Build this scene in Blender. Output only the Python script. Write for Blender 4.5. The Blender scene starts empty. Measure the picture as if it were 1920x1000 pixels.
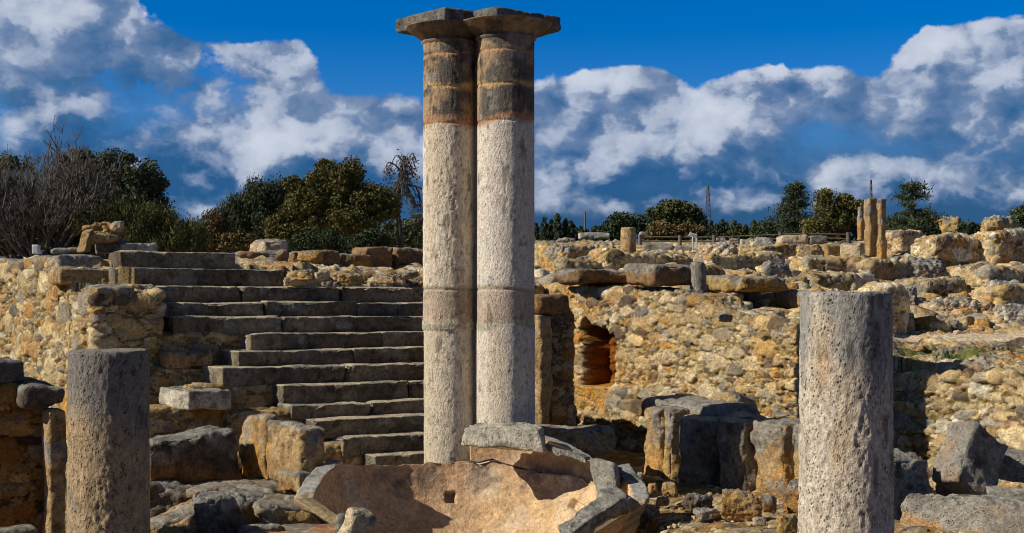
import bpy, math, random
import numpy as np
from mathutils import Vector, Matrix
sc = bpy.context.scene
PI = math.pi
# ------------------------------------------------------------------ camera
F = 2666.667          # focal length in pixels of the 1920 wide photograph
EYE = 1.63
HOR = 560.0           # horizon row
cam = bpy.data.cameras.new('camera'); co = bpy.data.objects.new('camera', cam)
sc.collection.objects.link(co)
cam.lens = 50; cam.sensor_width = 36; cam.shift_y = (HOR-500)/1920.0
cam.clip_start = 0.1; cam.clip_end = 3000
co.location = (0, 0, EYE); co.rotation_euler = (PI/2, 0, 0)
sc.camera = co
# ------------------------------------------------------------------ light
SAZ, SEL = math.radians(16), math.radians(36)
SUN = Vector((-math.cos(SAZ)*math.cos(SEL), -math.sin(SAZ)*math.cos(SEL), math.sin(SEL)))
sl = bpy.data.lights.new('sun', 'SUN'); sl.energy = 5.0; sl.angle = math.radians(0.5); sl.color = (1.0, 0.94, 0.84)
so = bpy.data.objects.new('sun', sl); sc.collection.objects.link(so)
so.rotation_euler = SUN.to_track_quat('Z', 'Y').to_euler(); so.location = (-20, -10, 20)
sc.view_settings.view_transform = 'Standard'; sc.view_settings.look = 'None'
sc.view_settings.exposure = 0.0; sc.view_settings.gamma = 1.0; sc.view_settings.use_curve_mapping = False
sc.cycles.filter_width = 1.0; sc.cycles.max_bounces = 5; sc.cycles.diffuse_bounces = 2; sc.cycles.glossy_bounces = 2
# ------------------------------------------------------------------ world: clear sky and cumulus
W = bpy.data.worlds.new('World'); sc.world = W; W.use_nodes = True
wt = W.node_tree; wt.nodes.clear()
class NT:
    def __init__(s, t): s.t = t
    def n(s, typ, **kw):
        o = s.t.nodes.new(typ)
        for k, v in kw.items(): setattr(o, k, v)
        return o
    def put(s, sock, v):
        if isinstance(v, bpy.types.NodeSocket): s.t.links.new(v, sock)
        elif v is not None: sock.default_value = v
    def m(s, op, a, b=None, c=None, clamp=False):
        o = s.n('ShaderNodeMath', operation=op, use_clamp=clamp)
        s.put(o.inputs[0], a)
        if b is not None: s.put(o.inputs[1], b)
        if c is not None: s.put(o.inputs[2], c)
        return o.outputs[0]
    def vm(s, op, a, b=None):
        o = s.n('ShaderNodeVectorMath', operation=op)
        s.put(o.inputs[0], a)
        if b is not None:
            s.put(o.inputs[3 if op == 'SCALE' else 1], b)
        return o.outputs[0]
    def mix(s, f, a, b, blend='MIX'):
        o = s.n('ShaderNodeMix', data_type='RGBA', blend_type=blend)
        s.put(o.inputs['Factor'], f); s.put(o.inputs[6], a); s.put(o.inputs[7], b)
        return o.outputs[2]
    def mr(s, v, a, b, c=0.0, d=1.0, smooth=True):
        o = s.n('ShaderNodeMapRange', interpolation_type='SMOOTHSTEP' if smooth else 'LINEAR')
        s.put(o.inputs['Value'], v)
        for k, x in zip(('From Min', 'From Max', 'To Min', 'To Max'), (a, b, c, d)): s.put(o.inputs[k], x)
        return o.outputs[0]
    def noise(s, v, scale, detail=6, rough=.55, dist=0.0):
        o = s.n('ShaderNodeTexNoise'); s.put(o.inputs['Vector'], v)
        o.inputs['Scale'].default_value = scale; o.inputs['Detail'].default_value = detail
        o.inputs['Roughness'].default_value = rough; o.inputs['Distortion'].default_value = dist
        return o.outputs[0]
T = NT(wt)
tc = T.n('ShaderNodeTexCoord'); D0 = T.vm('NORMALIZE', tc.outputs['Generated'])
sky = T.n('ShaderNodeTexSky', sky_type='NISHITA')
sky.sun_disc = False; sky.sun_elevation = SEL; sky.sun_rotation = math.radians(254)
sky.air_density = 1.0; sky.dust_density = 0.0; sky.ozone_density = 6.0; sky.altitude = 300
sep = T.n('ShaderNodeSeparateXYZ'); T.put(sep.inputs[0], D0)
az = T.m('ARCTAN2', sep.outputs[0], sep.outputs[1]); el = T.m('ARCSINE', sep.outputs[2])
ae = T.n('ShaderNodeCombineXYZ'); T.put(ae.inputs[0], az); T.put(ae.inputs[1], el); AE = ae.outputs[0]
def blobs(lst, v=None):
    """sum of soft ellipses given in photograph pixels, as a field over azimuth and elevation"""
    tot = None
    for px, py, rx, ry, w in lst:
        a0 = math.atan((px-960)/F); e0 = math.atan((HOR-py)/F*math.cos(a0))
        o = T.n('ShaderNodeVectorMath', operation='MULTIPLY_ADD'); T.put(o.inputs[0], v or AE)
        o.inputs[1].default_value = (F/rx, F/ry, 0); o.inputs[2].default_value = (-a0*F/rx, -e0*F/ry, 0)
        q = T.n('ShaderNodeVectorMath', operation='DOT_PRODUCT'); T.put(q.inputs[0], o.outputs[0]); T.put(q.inputs[1], o.outputs[0])
        g = T.m('POWER', .3679, q.outputs['Value'])
        tot = T.m('MULTIPLY_ADD', g, w, 0.0 if tot is None else tot)
    return tot
CL = [(30, 60, 200, 130, 1.1), (200, 120, 130, 90, .9), (215, -10, 60, 40, .8), (330, 90, 50, 40, .5), (420, 110, 60, 70, .9), (530, 120, 60, 60, 1.0), (480, 230, 150, 90, 1.2), (300, 250, 170, 110, 1.1),
      (150, 275, 50, 18, .35), (600, 280, 180, 90, 1.2), (720, 240, 90, 50, .9), (350, 380, 300, 100, 1.0), (300, 190, 150, 75, .9), (230, 230, 160, 60, .6), (1560, 215, 130, 50, .5), (1640, 250, 90, 60, .8), (1500, 250, 120, 60, .5), (1200, 300, 200, 70, .5), (850, 4, 60, 12, .6), (880, 320, 250, 110, 1.0), (40, 285, 60, 16, .5),
      (1080, 190, 90, 55, 1.1), (1180, 170, 60, 50, .7), (1240, 150, 60, 45, .7), (1400, 175, 90, 55, 1.0), (1540, 180, 70, 50, 1.0), (1300, 270, 300, 100, 1.2), (1620, 260, 110, 60, 1.0),
      (1750, 120, 70, 70, 1.0), (1860, 120, 100, 70, 1.0), (1800, 250, 200, 110, 1.3), (1960, 200, 160, 150, 1.0), (1500, 380, 700, 60, .6),
      (2300, 260, 300, 160, .9), (-420, 220, 330, 170, .9), (3200, 300, 400, 150, .8), (-1500, 250, 500, 200, .8)]
HI = [(325, 90, 70, 45, .42), (545, 100, 34, 46, .60), (470, 130, 60, 50, .30), (500, 300, 60, 40, .62), (610, 262, 70, 24, .55), (480, 240, 60, 50, .30), (725, 200, 40, 14, .40), (1110, 160, 100, 32, .52), (210, 10, 60, 30, .25),
      (1430, 150, 110, 34, .62), (1560, 160, 60, 34, .50), (1350, 220, 130, 40, .42), (1740, 90, 40, 50, .55), (1850, 95, 110, 40, .40), (1035, 320, 36, 26, .48), (1700, 265, 80, 40, .42), (1850, 200, 130, 50, .18),
      (1390, 310, 120, 28, .34), (1650, 325, 70, 20, .30), (130, 60, 120, 60, .18), (1880, 355, 60, 10, .40), (1215, 376, 26, 7, .35), (1030, 385, 24, 9, .3), (100, 255, 40, 20, .2), (1250, 130, 40, 30, .1)]
DK = [(60, 195, 130, 40, .30), (340, 320, 100, 60, .50), (1450, 345, 300, 20, .25), (250, 150, 60, 40, .15), (620, 300, 50, 26, .30), (200, 250, 150, 46, .36), (700, 340, 120, 40, .2), (1200, 350, 160, 30, .2), (1560, 290, 80, 24, .16), (1230, 280, 60, 40, .12), (390, 390, 60, 14, -.3), (1800, 310, 160, 24, .14)]
vec = T.vm('MULTIPLY', D0, (1.0, 1.0, 1.35))
wn = T.n('ShaderNodeTexNoise'); T.put(wn.inputs['Vector'], vec); wn.inputs['Scale'].default_value = 30; wn.inputs['Detail'].default_value = 5; wn.inputs['Roughness'].default_value = .6
wv = T.vm('ADD', vec, T.vm('SCALE', T.vm('SUBTRACT', wn.outputs[1], (.5, .5, .5)), .040))
def puff(v, sc_k=15.0):
    o = T.n('ShaderNodeTexVoronoi', feature='SMOOTH_F1'); T.put(o.inputs['Vector'], v); o.inputs['Scale'].default_value = sc_k
    o.inputs['Smoothness'].default_value = .35; o.inputs['Detail'].default_value = 3.2; o.inputs['Roughness'].default_value = .52
    return o.outputs[0]
hA = puff(wv); hB = puff(T.vm('ADD', wv, (-.010, 0.0, .016)))
n1 = T.noise(vec, 9.0, 9, .60, .1)
n2 = T.noise(vec, 30.0, 7, .62)
dens = T.m('ADD', T.m('MINIMUM', blobs(CL), 1.25), T.m('ADD', T.m('MULTIPLY', T.m('SUBTRACT', n1, .5), 1.35), T.m('MULTIPLY', T.m('SUBTRACT', .42, hA), .62)))
alpha = T.mr(dens, .44, T.mr(el, .10, .17, .95, .60))
shade = T.m('SUBTRACT', hB, hA)
hi = T.m('MULTIPLY', blobs([(a, b, c*1.2, d*1.2, w*.50) for a, b, c, d, w in HI]), T.mr(T.m('ADD', T.m('MULTIPLY', shade, 2.2), T.m('MULTIPLY', T.m('SUBTRACT', n1, .5), 2.0)), -.42, .45, .1, 1.6, False))
tone = T.m('ADD', T.m('MULTIPLY', shade, 1.9), T.m('ADD', .50, T.m('SUBTRACT', hi, blobs(DK))))
tone = T.m('ADD', tone, T.m('ADD', T.m('MULTIPLY', T.m('SUBTRACT', n2, .5), .8), T.m('MULTIPLY', T.m('SUBTRACT', n1, .5), .55)))
tone = T.m('ADD', tone, T.mr(el, .06, .17, -.10, .06))
tone = T.m('MAXIMUM', tone, T.m('ADD', T.m('MULTIPLY', tone, .42), T.m('SUBTRACT', T.mr(el, .055, .14, .10, .30), T.m('MULTIPLY', blobs(DK), .5))))
tone = T.m('MULTIPLY', T.m('SUBTRACT', 1.0, T.m('POWER', .3679, T.m('MULTIPLY', T.m('MAXIMUM', tone, 0.0), 1.22))), 1.04)
cr = T.n('ShaderNodeValToRGB'); T.put(cr.inputs[0], tone)
E = cr.color_ramp.elements
E[0].position = 0.0; E[0].color = (.022, .105, .265, 1); E[1].position = 1.0; E[1].color = (.66, .71, .80, 1)
for p, c in ((.22, (.055, .145, .31, 1)), (.38, (.115, .20, .37, 1)), (.54, (.22, .295, .45, 1)), (.72, (.40, .465, .60, 1))):
    e = E.new(p); e.color = c
SKYK = 0.085
hs = T.n('ShaderNodeHueSaturation'); hs.inputs['Saturation'].default_value = 1.9; hs.inputs['Value'].default_value = 1.0; hs.inputs['Hue'].default_value = .505
T.put(hs.inputs['Color'], sky.outputs[0]); T.put(hs.inputs['Saturation'], T.mr(el, .28, .55, 1.45, .75))
skc = T.mix(1.0, hs.outputs[0], T.mix(T.mr(el, .28, .55), (.95, .92, 1.12, 1), (.50, .46, .41, 1)), 'MULTIPLY')
# the low storm bank over the horizon
bank = T.mr(T.m('ADD', el, T.m('MULTIPLY', T.m('SUBTRACT', T.noise(vec, 5.0, 4), .5), .05)), .145, .062)
bankc = T.mix(1.0, (.020, .090, .215, 1), T.mix(T.noise(vec, 7.0, 3), (.6, .65, .7, 1), (1.5, 1.35, 1.3, 1)), 'MULTIPLY')
inv = 1.0/SKYK
def sc_(c): return T.vm('SCALE', c, inv)
col = T.mix(T.m('MULTIPLY', bank, .97), skc, sc_(bankc))
col = T.mix(T.m('MULTIPLY', alpha, .97), col, sc_(cr.outputs[0]))
below = T.mr(el, -.002, -.03)
col = T.mix(below, col, sc_((.10, .085, .06)))
bg = T.n('ShaderNodeBackground'); T.put(bg.inputs[0], col); bg.inputs[1].default_value = SKYK
wo = T.n('ShaderNodeOutputWorld'); wt.links.new(bg.outputs[0], wo.inputs[0])
W.cycles.sampling_method = 'MANUAL'; W.cycles.sample_map_resolution = 256

# ------------------------------------------------------------------ numpy noise
def _h(ix, iy, iz, s):
    x = (ix.astype(np.int64)*73856093) ^ (iy.astype(np.int64)*19349663) ^ (iz.astype(np.int64)*83492791) ^ (int(s)*2654435761 & 0xffffffff)
    x = (x ^ (x >> 13)) * 1274126177 & 0xffffffff
    x = (x ^ (x >> 16)) * 2246822519 & 0xffffffff
    x = x ^ (x >> 13)
    return (x & 0xffffff).astype(np.float64)/16777215.0
def vnoise(P, s=0):
    fl = np.floor(P); f = P-fl; u = f*f*f*(f*(f*6-15)+10); i = fl.astype(np.int64)
    r = 0
    for dx in (0, 1):
        for dy in (0, 1):
            for dz in (0, 1):
                h = _h(i[:, 0]+dx, i[:, 1]+dy, i[:, 2]+dz, s)
                w = (u[:, 0] if dx else 1-u[:, 0])*(u[:, 1] if dy else 1-u[:, 1])*(u[:, 2] if dz else 1-u[:, 2])
                r = r+h*w
    return r*2-1
def fbm(P, octv=4, s=0, gain=.5, lac=2.03):
    a = 1.0; t = 0; n = 0
    for k in range(octv):
        t = t+a*vnoise(P*(lac**k)+k*17.3, s+k); n += a; a *= gain
    return t/n*1.35
def sst(x, a, b):
    t = np.clip((x-a)/(b-a), 0, 1); return t*t*(3-2*t)
def stones(P, cell, s, prob=.7, wob=.35):
    """distance field of stones on a jittered lattice; P is Nx3, cell the lattice size. Returns ratio, offset, id hash"""
    Q = P/np.array(cell)+s*3.7
    wv = np.stack([fbm(Q*1.3, 3, s+5, .6), fbm(Q*1.3+9, 3, s+6, .6), fbm(Q*1.3+21, 3, s+7, .6)], 1)*wob*.6
    Q = Q+wv
    i = np.floor(Q).astype(np.int64); best = np.full(len(P), 9.0); bid = np.zeros(len(P)); off = np.zeros(len(P)); sec = np.full(len(P), 9.0)
    for dx in (-1, 0, 1):
        for dy in (-1, 0, 1):
            for dz in (-1, 0, 1):
                jx, jy, jz = i[:, 0]+dx, i[:, 1]+dy, i[:, 2]+dz
                a = _h(jx, jy, jz, s+11); b = _h(jx, jy, jz, s+12); c = _h(jx, jy, jz, s+13); d = _h(jx, jy, jz, s+14)
                r = (.42+.32*d)*(a*7.13 % 1 < prob)+1e-3
                ex = Q[:, 0]-jx-.18-.64*a; ey = Q[:, 1]-jy-.18-.64*b; ez = Q[:, 2]-jz-.18-.64*c
                k1 = (c-.5)*.9; k2 = (a-.5)*.9
                ez, ex, ey = np.abs(ez+k1*ex+k2*ey), np.abs(ex*(.8+.5*b)-k1*ez), np.abs(ey*(.8+.5*c)-k2*ez)
                dd = (ex**3.6+ey**3.6+ez**3.6)**(1/3.6)/r
                m = dd < best
                sec = np.where(m, best, np.minimum(sec, dd)); best = np.where(m, dd, best)
                bid = np.where(m, d*.37+b*.63, bid); off = np.where(m, c, off)
    return best, sec, bid, off
PAL = np.array([(.58, .49, .34), (.49, .38, .23), (.54, .44, .28), (.41, .30, .16), (.46, .31, .165), (.36, .32, .26), (.25, .225, .19), (.56, .46, .30), (.42, .26, .12), (.60, .54, .42), (.15, .115, .085), (.49, .38, .22), (.52, .43, .29), (.43, .33, .20)])
MORT = np.array((.31, .235, .095))
def rubble(P, s, size=.30, amp=.045, pal=PAL, mort=MORT, levels=3, flat=1.6, warm=0.0):
    h = np.zeros(len(P)); col = np.tile(mort, (len(P), 1)); done = np.zeros(len(P))
    col = col*(1+.25*fbm(P*6, 3, s+90))[:, None]
    h = .10*fbm(P*9, 3, s+91)
    c = size
    for L in range(levels):
        b, sec, bid, off = stones(P, (c, c, c/flat), s+L*31, (.5, .66, .8)[min(L, 2)])
        edge = np.minimum(b, 1.5)
        gap = sec-b
        m = (b < 1.0) & (gap > .07) & (done < .5)
        rim = np.clip((1.0-edge)/.09, 0, 1)*np.clip((gap-.07)/.09, 0, 1)
        hh = np.sqrt(np.clip(rim, 0, 1))*(.40+.55*off)*(1.0, .8, .6)[min(L, 2)]
        hh = hh+(.45*fbm(P*7+bid[:, None]*50, 5, s+L, .62))*np.clip(rim*2, 0, 1)
        k = (bid*997.0*len(pal)).astype(int) % len(pal)
        cc = pal[k]*(.80+.4*((bid*5171) % 1))[:, None]
        cc = cc*(1+.42*fbm(P*14+bid[:, None]*31, 4, s+3))[:, None]
        lich = sst(fbm(P*5+bid[:, None]*13, 3, s+8), .25, .6)
        cc = cc*(1-lich[:, None]*.45)+np.array((.27, .25, .22))*lich[:, None]*.45
        h = np.where(m, np.maximum(hh, h), h); col = np.where(m[:, None], cc, col); done = np.where(m, 1, done)
        c *= .5
    sh = sst(h, .12, .02)*(1-done); col = col*(1-.25*sh)[:, None]
    big = fbm(P*1.1, 3, s+77)
    if warm: col = col*(1+np.array((.10, -.10, -.35))*warm*sst(big, 0, .5)[:, None])
    return h*amp, col
# ------------------------------------------------------------------ mesh building
def newmesh(name, V, Fq, col=None, mat=None, smooth=True, tris=None):
    V = np.asarray(V, dtype=np.float64); me = bpy.data.meshes.new(name)
    Fq = np.asarray(Fq, dtype=np.int64).reshape(-1, 4) if Fq is not None and len(Fq) else np.zeros((0, 4), int)
    tr = np.asarray(tris, dtype=np.int64).reshape(-1, 3) if tris is not None and len(tris) else np.zeros((0, 3), int)
    nl = Fq.size+tr.size
    me.vertices.add(len(V)); me.vertices.foreach_set('co', V.astype(np.float32).ravel())
    me.loops.add(nl); me.loops.foreach_set('vertex_index', np.concatenate([Fq.ravel(), tr.ravel()]).astype(np.int32))
    me.polygons.add(len(Fq)+len(tr))
    st = np.concatenate([np.arange(len(Fq))*4, len(Fq)*4+np.arange(len(tr))*3]).astype(np.int32)
    me.polygons.foreach_set('loop_start', st)
    me.polygons.foreach_set('use_smooth', np.full(len(st), smooth))
    me.update(calc_edges=True); me.validate()
    if col is not None:
        a = me.color_attributes.new('Col', 'FLOAT_COLOR', 'POINT')
        if mat is not None and mat in WARM: g_ = np.asarray(col)@np.array((.3, .55, .15)); col = np.clip(g_[:, None]+(np.asarray(col)-g_[:, None])*1.2, .004, .95)*np.array((1.0, .975, .92))
        c = np.ones((len(V), 4), np.float32); c[:, :3] = np.clip(col, 0.005, .95); a.data.foreach_set('color', c.ravel())
    if mat: me.materials.append(mat)
    return me
def tag(o, label=None, cat=None, group=None, kind=None):
    if label: o['label'] = label
    if cat: o['category'] = cat
    if group: o['group'] = group
    if kind: o['kind'] = kind
    return o
def add(name, V, Fq, col, mat, parent=None, label=None, cat=None, group=None, kind=None, smooth=True, tris=None):
    V = np.asarray(V, dtype=np.float64)
    lo, hi_ = V.min(0), V.max(0); base = np.array(((lo[0]+hi_[0])/2, (lo[1]+hi_[1])/2, lo[2]))
    me = newmesh(name, V-base, Fq, col, mat, smooth, tris)
    o = bpy.data.objects.new(name, me); sc.collection.objects.link(o)
    if parent is not None:
        o.parent = parent; o.location = Vector(base)-Vector(parent['_b'])
        o['_b'] = [float(x) for x in base]
    else:
        o.location = Vector(base); o['_b'] = [float(x) for x in base]
    return tag(o, label, cat, group, kind)
def empty(name, loc, label, cat, group=None):
    o = bpy.data.objects.new(name, None); sc.collection.objects.link(o); o.location = loc; o['_b'] = [float(x) for x in loc]
    return tag(o, label, cat, group)
def join(parts):
    Vs, Fs, Cs, n = [], [], [], 0
    for V, Fq, C in parts:
        Vs.append(V); Fs.append(np.asarray(Fq)+n); Cs.append(C); n += len(V)
    return np.concatenate(Vs), np.concatenate(Fs), np.concatenate(Cs)
WARM = []
_lat = {}
def boxlat(nx, ny, nz):
    k = (nx, ny, nz)
    if k in _lat: return _lat[k]
    pts = []; quads = []; n = 0
    def face(A, B, fixed, val, na, nb, flip):
        nonlocal n
        a = np.arange(na+1); b = np.arange(nb+1); gb, ga = np.meshgrid(b, a)
        p = np.zeros(((na+1)*(nb+1), 3), int); p[:, A] = ga.ravel(); p[:, B] = gb.ravel(); p[:, fixed] = val
        i = (np.arange(na)[:, None]*(nb+1)+np.arange(nb)[None, :]).ravel()
        q = np.stack([i, i+nb+1, i+nb+2, i+1], 1)
        if flip: q = q[:, ::-1]
        pts.append(p); quads.append(q+n); n += len(p)
    face(0, 1, 2, 0, nx, ny, True); face(0, 1, 2, nz, nx, ny, False)
    face(1, 2, 0, 0, ny, nz, True); face(1, 2, 0, nx, ny, nz, False)
    face(0, 2, 1, 0, nx, nz, False); face(0, 2, 1, ny, nx, nz, True)
    P = np.concatenate(pts); Q = np.concatenate(quads)
    key = (P[:, 0]*(ny+1)+P[:, 1])*(nz+1)+P[:, 2]
    _, idx, invx = np.unique(key, return_index=True, return_inverse=True)
    P = P[idx].astype(float)/np.array((nx, ny, nz))*2-1; Q = invx.ravel()[Q]
    _lat[k] = (P, Q); return _lat[k]
def rounded(dims, r, res, nmax=260):
    H = np.array(dims)/2; n = [int(np.clip(round(d/res), 3, nmax)) for d in dims]
    C, Q = boxlat(*n); p = C*H; r = min(r, *(H*.9)); inner = np.clip(p, -(H-r), H-r); d = p-inner
    l = np.linalg.norm(d, axis=1); l[l == 0] = 1; N = d/l[:, None]
    # keep the lattice even over the rounding
    p = inner+N*r
    return C, p, N, Q
# colour recipes for dressed stone -----------------------------------------------------------
COLS = {
 'cream': ((.60, .50, .36), (.50, .38, .25)), 'tan': ((.46, .34, .20), (.36, .25, .14)), 'orange': ((.47, .28, .12), (.42, .30, .17)),
 'grey': ((.34, .32, .28), (.25, .23, .20)), 'dark': ((.16, .13, .105), (.10, .085, .07)), 'brown': ((.30, .19, .10), (.20, .13, .08)),
 'pale': ((.58, .54, .45), (.44, .40, .33)), 'pink': ((.48, .27, .16), (.40, .24, .14)), 'ochre': ((.46, .345, .19), (.37, .26, .13)),
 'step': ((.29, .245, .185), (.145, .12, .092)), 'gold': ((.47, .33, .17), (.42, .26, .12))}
LICH = np.array((.27, .26, .235))
def stonecol(P, N, s, base, lichen=.4, topl=.5, hz=None, orange=0.0):
    dust_sunlit = base == 'step'
    a, b = [np.array(c) for c in COLS[base]]
    n = fbm(P*2.7, 4, s+1); m = sst(n, -.45, .5)[:, None]
    c = a*(1-m)+b*m
    if orange:
        o = sst(fbm(P*3.1+4, 3, s+2)+(0 if hz is None else (.5-hz)*1.3), .0, .55)[:, None]*orange
        c = c*(1-o)+np.array((.52, .28, .09))*o
    l = sst(fbm(P*5+7, 4, s+3)+topl*(N[:, 2]-.2)+(0 if hz is None else (hz-.5)*topl*1.5), .45-lichen, .95-lichen)[:, None]
    lc = LICH*(1+.45*fbm(P*11, 3, s+4))[:, None]
    c = c*(1-l*.85)+lc*l*.85
    c = c*(1+.30*fbm(P*22, 3, s+5))[:, None]
    d = sst(fbm(P*9+3, 3, s+6), .35, .6)[:, None]
    c = c*(1-.45*d)
    if dust_sunlit: t = (sst(N[:, 2], .15, .7)*sst(fbm(P*4, 3, s+60), -.7, .1)*.8)[:, None]; c = c*(1-t)+np.array((.56, .49, .37))*t  # upward faces lightened: sunlit treads painted in along with dust
    return c
_seed = [1]
def nseed():
    _seed[0] += 7; return _seed[0]
def stone_geo(dims, s, rough=.02, r=.03, res=.02, chip=.05, warp=None, base='grey', lichen=.4, topl=.5, orange=0.0, strata=0.0):
    C, p, N, Q = rounded(dims, r, res)
    sz = np.array(dims)
    ed = 1-np.clip(np.sort((1-np.abs(C))*sz/2, axis=1)[:, 1]/.12, 0, 1)       # nearness to an arris
    o = s*1.37
    d = rough*fbm(p*3.2+o, 4, s)+rough*.35*fbm(p*14+o, 3, s+9)
    d -= chip*ed*np.clip(fbm(p*4.5+o+3, 3, s+20)+.12, 0, 1)
    pit = np.clip(fbm(p*26+o, 2, s+30)-.35, 0, 1); d -= pit*rough*.7
    if strata: d += strata*fbm(p*np.array((1.5, 1.5, 16))+o, 3, s+40)
    big = np.stack([fbm(p*1.3+o+5, 2, s+50), fbm(p*1.3+o+15, 2, s+51), fbm(p*1.3+o+25, 2, s+52)], 1)*rough*1.1
    q = p+N*d[:, None]+big
    hz = (C[:, 2]+1)/2
    col = stonecol(p+o, N, s, base, lichen, topl, hz, orange)
    col = col*(1-.5*pit[:, None])
    if warp is not None: q = warp(C, q)
    return q, Q, col, N
def rot(P, e):
    M = np.array(Matrix(Matrix.Identity(3)) if e is None else __import__('mathutils').Euler([math.radians(a) for a in e]).to_matrix())
    return P@M.T
TH = math.radians(32); CT, ST = math.cos(TH), math.sin(TH)
def uv2w(u, v): return np.array((CT*u-ST*v, ST*u+CT*v))
def UVZ(P):      # columns u,v,z to world
    return np.stack([CT*P[:, 0]-ST*P[:, 1], ST*P[:, 0]+CT*P[:, 1], P[:, 2]], 1)
def qx(px): return (px-960)/F
def Dv(px, v): return v/(CT-qx(px)*ST)          # depth where the ray meets plane v
def Du(px, u): return u/(qx(px)*CT+ST)
def uat(px, v): D = Dv(px, v); return D*(qx(px)*CT+ST)
def vat(px, u): D = Du(px, u); return D*(CT-qx(px)*ST)
def Zat(y, D): return EYE-(y-HOR)/F*D
def WP(px, y, D): return np.array((qx(px)*D, D, Zat(y, D)))
# ------------------------------------------------------------------ materials
def stone_mat(name, bump=.35, sc1=26, pits=.5, voro=38, rough=.92, stretch=1.0, speck=.35):
    m = bpy.data.materials.new(name); m.use_nodes = True; t = m.node_tree; t.nodes.clear(); N = NT(t)
    at = N.n('ShaderNodeVertexColor'); at.layer_name = 'Col'
    tc = N.n('ShaderNodeTexCoord'); v = N.vm('MULTIPLY', tc.outputs['Object'], (1, 1, stretch))
    n1 = N.noise(v, sc1, 6, .65); n2 = N.noise(v, sc1*3.1, 4, .6)
    vo = N.n('ShaderNodeTexVoronoi'); N.put(vo.inputs['Vector'], v); vo.inputs['Scale'].default_value = voro
    pit = N.m('MULTIPLY', N.mr(vo.outputs[0], .42, .12), N.mr(N.noise(v, sc1*.35, 3), .42, .62))
    f = N.m('ADD', N.mr(n1, .3, .7, 1-speck, 1+speck, False), N.mr(n2, .3, .7, -.22, .22, False))
    f = N.m('MULTIPLY', f, N.m('SUBTRACT', 1.0, N.m('MULTIPLY', pit, pits)))
    c = N.vm('SCALE', at.outputs[0], f)
    b = N.n('ShaderNodeBsdfPrincipled'); N.put(b.inputs['Base Color'], c); b.inputs['Roughness'].default_value = rough
    b.inputs['Specular IOR Level'].default_value = .15
    h = N.m('ADD', N.m('ADD', N.m('MULTIPLY', n1, .9), N.m('MULTIPLY', n2, .35)), N.m('MULTIPLY', pit, -.6*pits))
    bp = N.n('ShaderNodeBump'); bp.inputs['Strength'].default_value = bump; bp.inputs['Distance'].default_value = .03; N.put(bp.inputs['Height'], h)
    t.links.new(bp.outputs[0], b.inputs['Normal'])
    o = N.n('ShaderNodeOutputMaterial'); t.links.new(b.outputs[0], o.inputs[0]); return m
M_STONE = stone_mat('weathered_limestone', 1.0, 32, .6, 44)
M_DRUM = stone_mat('pitted_drum_limestone', 1.0, 45, .75, 60, stretch=.6)
M_SHAFT = stone_mat('tooled_shaft_limestone', .75, 55, .45, 70, stretch=.5, speck=.22)
M_RUB = stone_mat('rubble_masonry', 1.0, 36, .45, 40)
M_BASIN = stone_mat('smoothed_basin_stone', .6, 26, .35, 40, speck=.3)
M_GROUND = stone_mat('stony_soil', .8, 24, .4, 40)
M_FAR = stone_mat('hillside_rock', 1.0, 16, .6, 20, speck=.5)
WARM += [M_STONE, M_RUB, M_FAR, M_GROUND, M_DRUM]
def plain_mat(name, c, rough=.8, metal=0.0, attr=False, trans=False, bumpy=0):
    m = bpy.data.materials.new(name); m.use_nodes = True; t = m.node_tree; N = NT(t); b = t.nodes['Principled BSDF']
    tc = N.n('ShaderNodeTexCoord'); n = N.noise(tc.outputs['Object'], 14, 4)
    if attr:
        at = N.n('ShaderNodeVertexColor'); at.layer_name = 'Col'; src = at.outputs[0]
    else:
        src = (c[0], c[1], c[2])
    N.put(b.inputs['Base Color'], N.vm('SCALE', src, N.mr(n, .3, .7, .8, 1.2, False)))
    b.inputs['Roughness'].default_value = rough; b.inputs['Metallic'].default_value = metal; b.inputs['Specular IOR Level'].default_value = .25
    return m
M_LEAF = plain_mat('foliage', None, .7, attr=True)
M_BARK = plain_mat('bark', None, .95, attr=True)
M_WOOD = plain_mat('weathered_wood', (.16, .12, .09), .9)
M_STEEL = plain_mat('painted_steel', (.45, .47, .48), .5)
M_WHITE = plain_mat('sign_panel', (.72, .74, .76), .45)
M_MAST = plain_mat('mast_steel', (.12, .11, .11), .6)
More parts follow.
